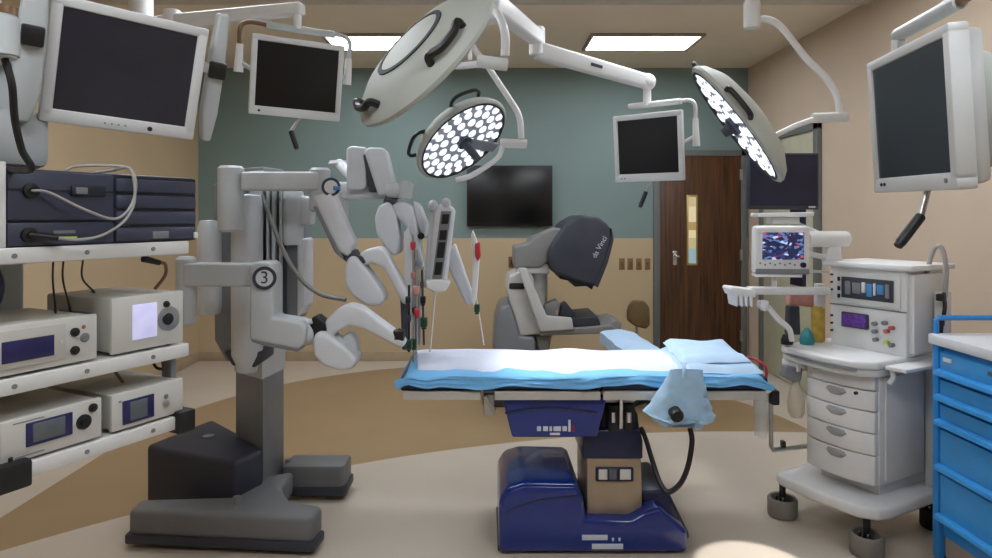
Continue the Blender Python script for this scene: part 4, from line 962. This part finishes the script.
A('purple_display', (.07, .186, 1.01), (.215, .203, 1.09), 'robot_dark', .012); A('purple_screen', (.078, .182, 1.018), (.207, .19, 1.082), 'purple', .004)
for x, z, m_ in ((.25, 1.05, 'robot_mid'), (.25, 1.01, 'label_grey'), (.255, .97, 'robot_mid'), (.30, 1.06, 'label_grey'), (.31, 1.02, 'label_red'), (.335, 1.04, 'label_red'), (.31, .965, 'lime'), (.335, .955, 'label_grey')):
    MB().cyl((x, .175, z), (x, .205, z), .011, n=14).build('control_knob', m_, am, world=False)
for z in (.98, 1.02, 1.06, 1.2, 1.24, 1.28): MB().cyl((.012, .19, z), (.012, .205, z), .006, n=10).build('port', 'black', am, world=False)
# hoses and fittings at the tower side
A('hose_holder', (.44, .36, 1.0), (.48, .44, 1.22), 'white_metal')
MB().tube([al(.41, .36, 1.22), al(.41, .36, 1.32), al(.44, .36, 1.43), al(.475, .36, 1.44), al(.49, .37, 1.34), al(.485, .37, 1.20)], .011).build('loop_hose', 'cable_white', am)
MB().tube([al(.485, .36, 1.22), al(.50, .34, 1.15), al(.49, .33, 1.06), al(.485, .33, .95), al(.49, .33, .78)], .009).build('drop_hose', 'black', am)
MB().box((.485, .34, .95), (.03, .05, .14), .008).build('cuff', 'cable_navy', am, world=False)
for z in (1.20, 1.08): MB().box((.485, .33, z), (.03, .03, .035), .006).build('connector', 'black', am, world=False)
# support arm for the vital signs monitor, rail with hooks
MB().tube([P(806, 239, 3.55), P(846, 239, 3.6)], .043, 16, False).build('monitor_arm', 'white', am)
MB().cyl(P(835, 245, 3.6), P(835, 268, 3.6), .03).ppx([(826, 262), (830, 244), (840, 244), (844, 262)], 3.57, .06, .01).build('arm_post', 'white', am)
MB().link(P(808, 254, 3.6), P(830, 258, 3.6), .03, .03, .006).link(P(806, 271, 3.6), P(828, 272, 3.6), .014, .02, .003).build('rear_bar', 'white_metal', am)
MB().link(P(748, 290.5, 3.45), P(828, 291, 3.55), .04, .05, .008).build('tray_rail', 'white', am)
bk = MB().ppx([(730, 289), (732, 287), (756, 290), (756, 298), (733, 296)], 3.4, .12, .006)
for x in (735, 740, 745, 750): bk.ppx([(x - 1.2, 295), (x + 3.2, 296), (x + 2.8, 307), (x + .4, 306)], 3.4, .1, .003)
bk.build('hook_basket', 'white', am)
MB().ppx([(760, 307), (761, 301), (769, 301), (770, 309), (765, 312)], 3.45, .05, .006).tube([P(768, 307, 3.47), P(778, 319, 3.47), P(789, 329, 3.47), P(792, 341, 3.47)], .015).build('breathing_arm', 'white', am)
MB().lathe([(0, 0), (.03, 0), (.032, .02), (.02, .05), (0, .055)], Matrix.Translation(P(787, 344, 3.5)), 16).build('arm_socket', 'black', am)
MB().lathe([(0, 0), (.035, 0), (.04, .02), (.028, .06), (.012, .085), (0, .09)], Matrix.Translation((*P(807, 343, 3.55).xy, .905)), 20).build('absorber_knob', 'teal_plastic', am)
MB().cyl((*P(818, 343, 3.62).xy, .905), (*P(818, 343, 3.62).xy, 1.10), .035, bev=.008).build('gold_canister', 'gold', am)
MB().ppx([(788, 335), (789, 306), (800, 306), (801, 335)], 3.66, .05, .008).build('dark_absorber', 'robot_dark', am)
MB().ppx([(789, 306), (791, 291), (812, 289), (818, 296), (815, 308), (800, 306)], 3.7, .06, .012).build('pink_wrap', 'pink', am)
MB().ppx([(818, 330), (818, 284), (826, 284), (826, 330)], 3.6, .05, .006).build('tower_rib', 'white_metal', am)
# breathing bag
c = P(796, 380, 3.5)
MB().lathe([(0, -.20), (.03, -.195), (.042, -.17), (.045, -.12), (.036, -.06), (.018, -.02), (.016, .02), (0, .02)], Matrix.Translation(c), 20).build('breathing_bag', 'bag_beige', am)
MB().cyl(c + Vector((0, 0, .0)), c + Vector((0, 0, .04)), .024).ppx([(783, 377), (786, 366), (803, 368), (802, 380), (793, 382)], 3.47, .05, .006).build('bag_mount', 'robot_mid', am)
# suction bracket and canister beside the table end
MB().tube([P(771, 392, 3.45), P(771, 446, 3.45), P(773, 450, 3.45), P(800, 447, 3.5), P(812, 446, 3.55)], .012, 8, False).build('suction_bracket', 'steel', am)
MB().box(P(774, 397, 3.43), (.04, .05, .075), .006).build('bracket_clamp', 'black', am)
MB().box(P(783, 444, 3.46), (.02, .03, .035), .004).build('bracket_knob', 'black', am)
c = P(761, 390, 3.45)
MB().lathe([(.02, -.24), (.032, -.24), (.04, 0), (.036, 0), (.018, -.235)], Matrix.Translation(c), 20).build('suction_canister', 'clear', am)
MB().lathe([(0, .015), (.05, .012), (.055, 0), (.04, -.01), (0, -.012)], Matrix.Translation(c), 20).link(c, P(774, 392, 3.45), .03, .03, .006).build('canister_lid', 'white', am)
MB().tube([P(759, 389, 3.44), P(766, 378, 3.40), P(765, 366, 3.36), P(756, 360, 3.40), P(748, 358, 3.5), P(740, 362, 3.66)], .007).build('suction_tube', 'red_fit', am)

# vital signs monitor
c = P(783, 250.5, 3.47)
VM = monM(c, -6, 2)
t = thing('vital_signs_monitor', 'white patient monitor with lit colourful readings, below the dark display', 'monitor', M=VM)
MB().b2((-.14, 0, -.128), (.14, .09, .128), .02).build('case', 'white', t, world=False)
MB().b2((-.105, -.006, -.048), (.105, .004, .096), .003).build('screen', 'vital_screen', t, world=False)
for i in range(8): MB().cyl((-.115 + i * .025, -.004, -.068 - .008 * (i % 2)), (-.115 + i * .025, .003, -.068 - .008 * (i % 2)), .005, n=10).build('button', 'label_grey', t, world=False)
MB().cyl((.10, -.014, -.075), (.10, .002, -.075), .014).build('dial', 'lcd_navy', t, world=False)
MB().b2((-.135, -.004, -.125), (.135, .06, -.098), .004).build('lower_strip', 'label_grey', t, world=False)
MB().b2((-.14, -.002, -.142), (.1, .07, -.126), .005).build('foot_bar', 'white', t, world=False)
MB().cyl((-.03, .04, -.205), (-.03, .04, -.135), .014).build('stem', 'white', t, world=False)
# big dark display above it
c = P(784, 181.5, 3.62)
t = thing('machine_display', 'wide dark blue display above the lit patient monitor', 'monitor', (c.x, c.y, c.z - .2))
a, b = P(748.5, 209.5, 3.62), P(819, 153, 3.62)
MB().b2((a.x, 3.62, a.z), (b.x, 3.66, b.z), .005).build('bezel', 'robot_dark', t)
MB().b2((a.x + .01, 3.616, a.z + .022), (b.x - .01, 3.624, b.z - .01), 0).build('screen', 'screen_blue', t)
q = P(812, 207, 3.61); MB().box(q, (.035, .006, .010), .001).build('badge', 'sticker', t)
MB().ppx([(760, 217), (761, 213), (815, 212), (814, 217)], 3.56, .14, .006).ppx([(772, 224), (773, 217), (800, 217), (800, 224)], 3.6, .08, .006).build('mount', 'white', t)
MB().cyl(P(790, 222, 3.66), P(826, 238, 3.66), .02).build('mount_arm', 'white', t)

# ------------------------------------------------------------------ blue drawer cart
CX, CY0, CY1 = 2.02, 2.30, 2.985
ct = thing('drawer_cart', 'bright blue drawer cart with white top at the right edge, front right', 'cart', (2.35, 2.64, 0))
def C(nm, lo, hi, m='cart_blue', bev=.006, par=None): return MB().b2(lo, hi, bev).build(nm, m, par or ct)
for x in (CX + .02, CX + .57):
    for y in (CY0 + .02, CY1 - .02): C('corner_post', (x - .02, y - .02, .06), (x + .02, y + .02, 1.02), 'cart_blue', .01)
for x in (CX + .03, CX + .56):
    for y in (CY0 + .03, CY1 - .03): MB().cyl((x - .014, y, .035), (x + .014, y, .035), .035).cyl((x, y, .03), (x, y, .08), .01).build('caster', 'rubber', ct)
C('body', (CX + .025, CY0 + .01, .17), (CX + .58, CY1 - .01, 1.016), 'cart_blue')
C('top', (CX - .012, CY0 - .01, 1.018), (CX + .61, CY1 + .012, 1.065), 'cart_top', .01)
ed = [1.0, .875, .765, .655, .455, .235]
for z1, z0 in zip(ed, ed[1:]):
    dr = C('drawer', (CX + .005, CY0 + .05, z0 + .006), (CX + .03, CY1 - .045, z1 - .006), 'cart_light')
    MB().prism([(CX + .006, CY0 + .05, z0 + .006), (CX - .022, CY0 + .05, z0 + .014), (CX - .018, CY0 + .05, z0 + .034), (CX + .006, CY0 + .05, z0 + .042)], (0, CY1 - CY0 - .09, 0), .003).build('drawer_pull', 'cart_light', dr)
MB().b2((CX + .001, CY1 - .12, .955), (CX + .006, CY1 - .07, .972), .001).build('label_plate', 'sticker', ct)
MB().b2((CX + .001, CY1 - .40, .955), (CX + .006, CY1 - .33, .972), .001).build('lock_plate', 'lcd_grey', ct)
MB().tube([(CX + .02, CY1 + .0, 1.03), (CX + .02, CY1 + .0, 1.125), (CX + .03, CY1 + .0, 1.135), (CX + .59, CY1 + .0, 1.135), (CX + .60, CY1, 1.12), (CX + .60, CY1, 1.03)], .012, 10, False).build('guard_rail', 'cart_blue', ct)
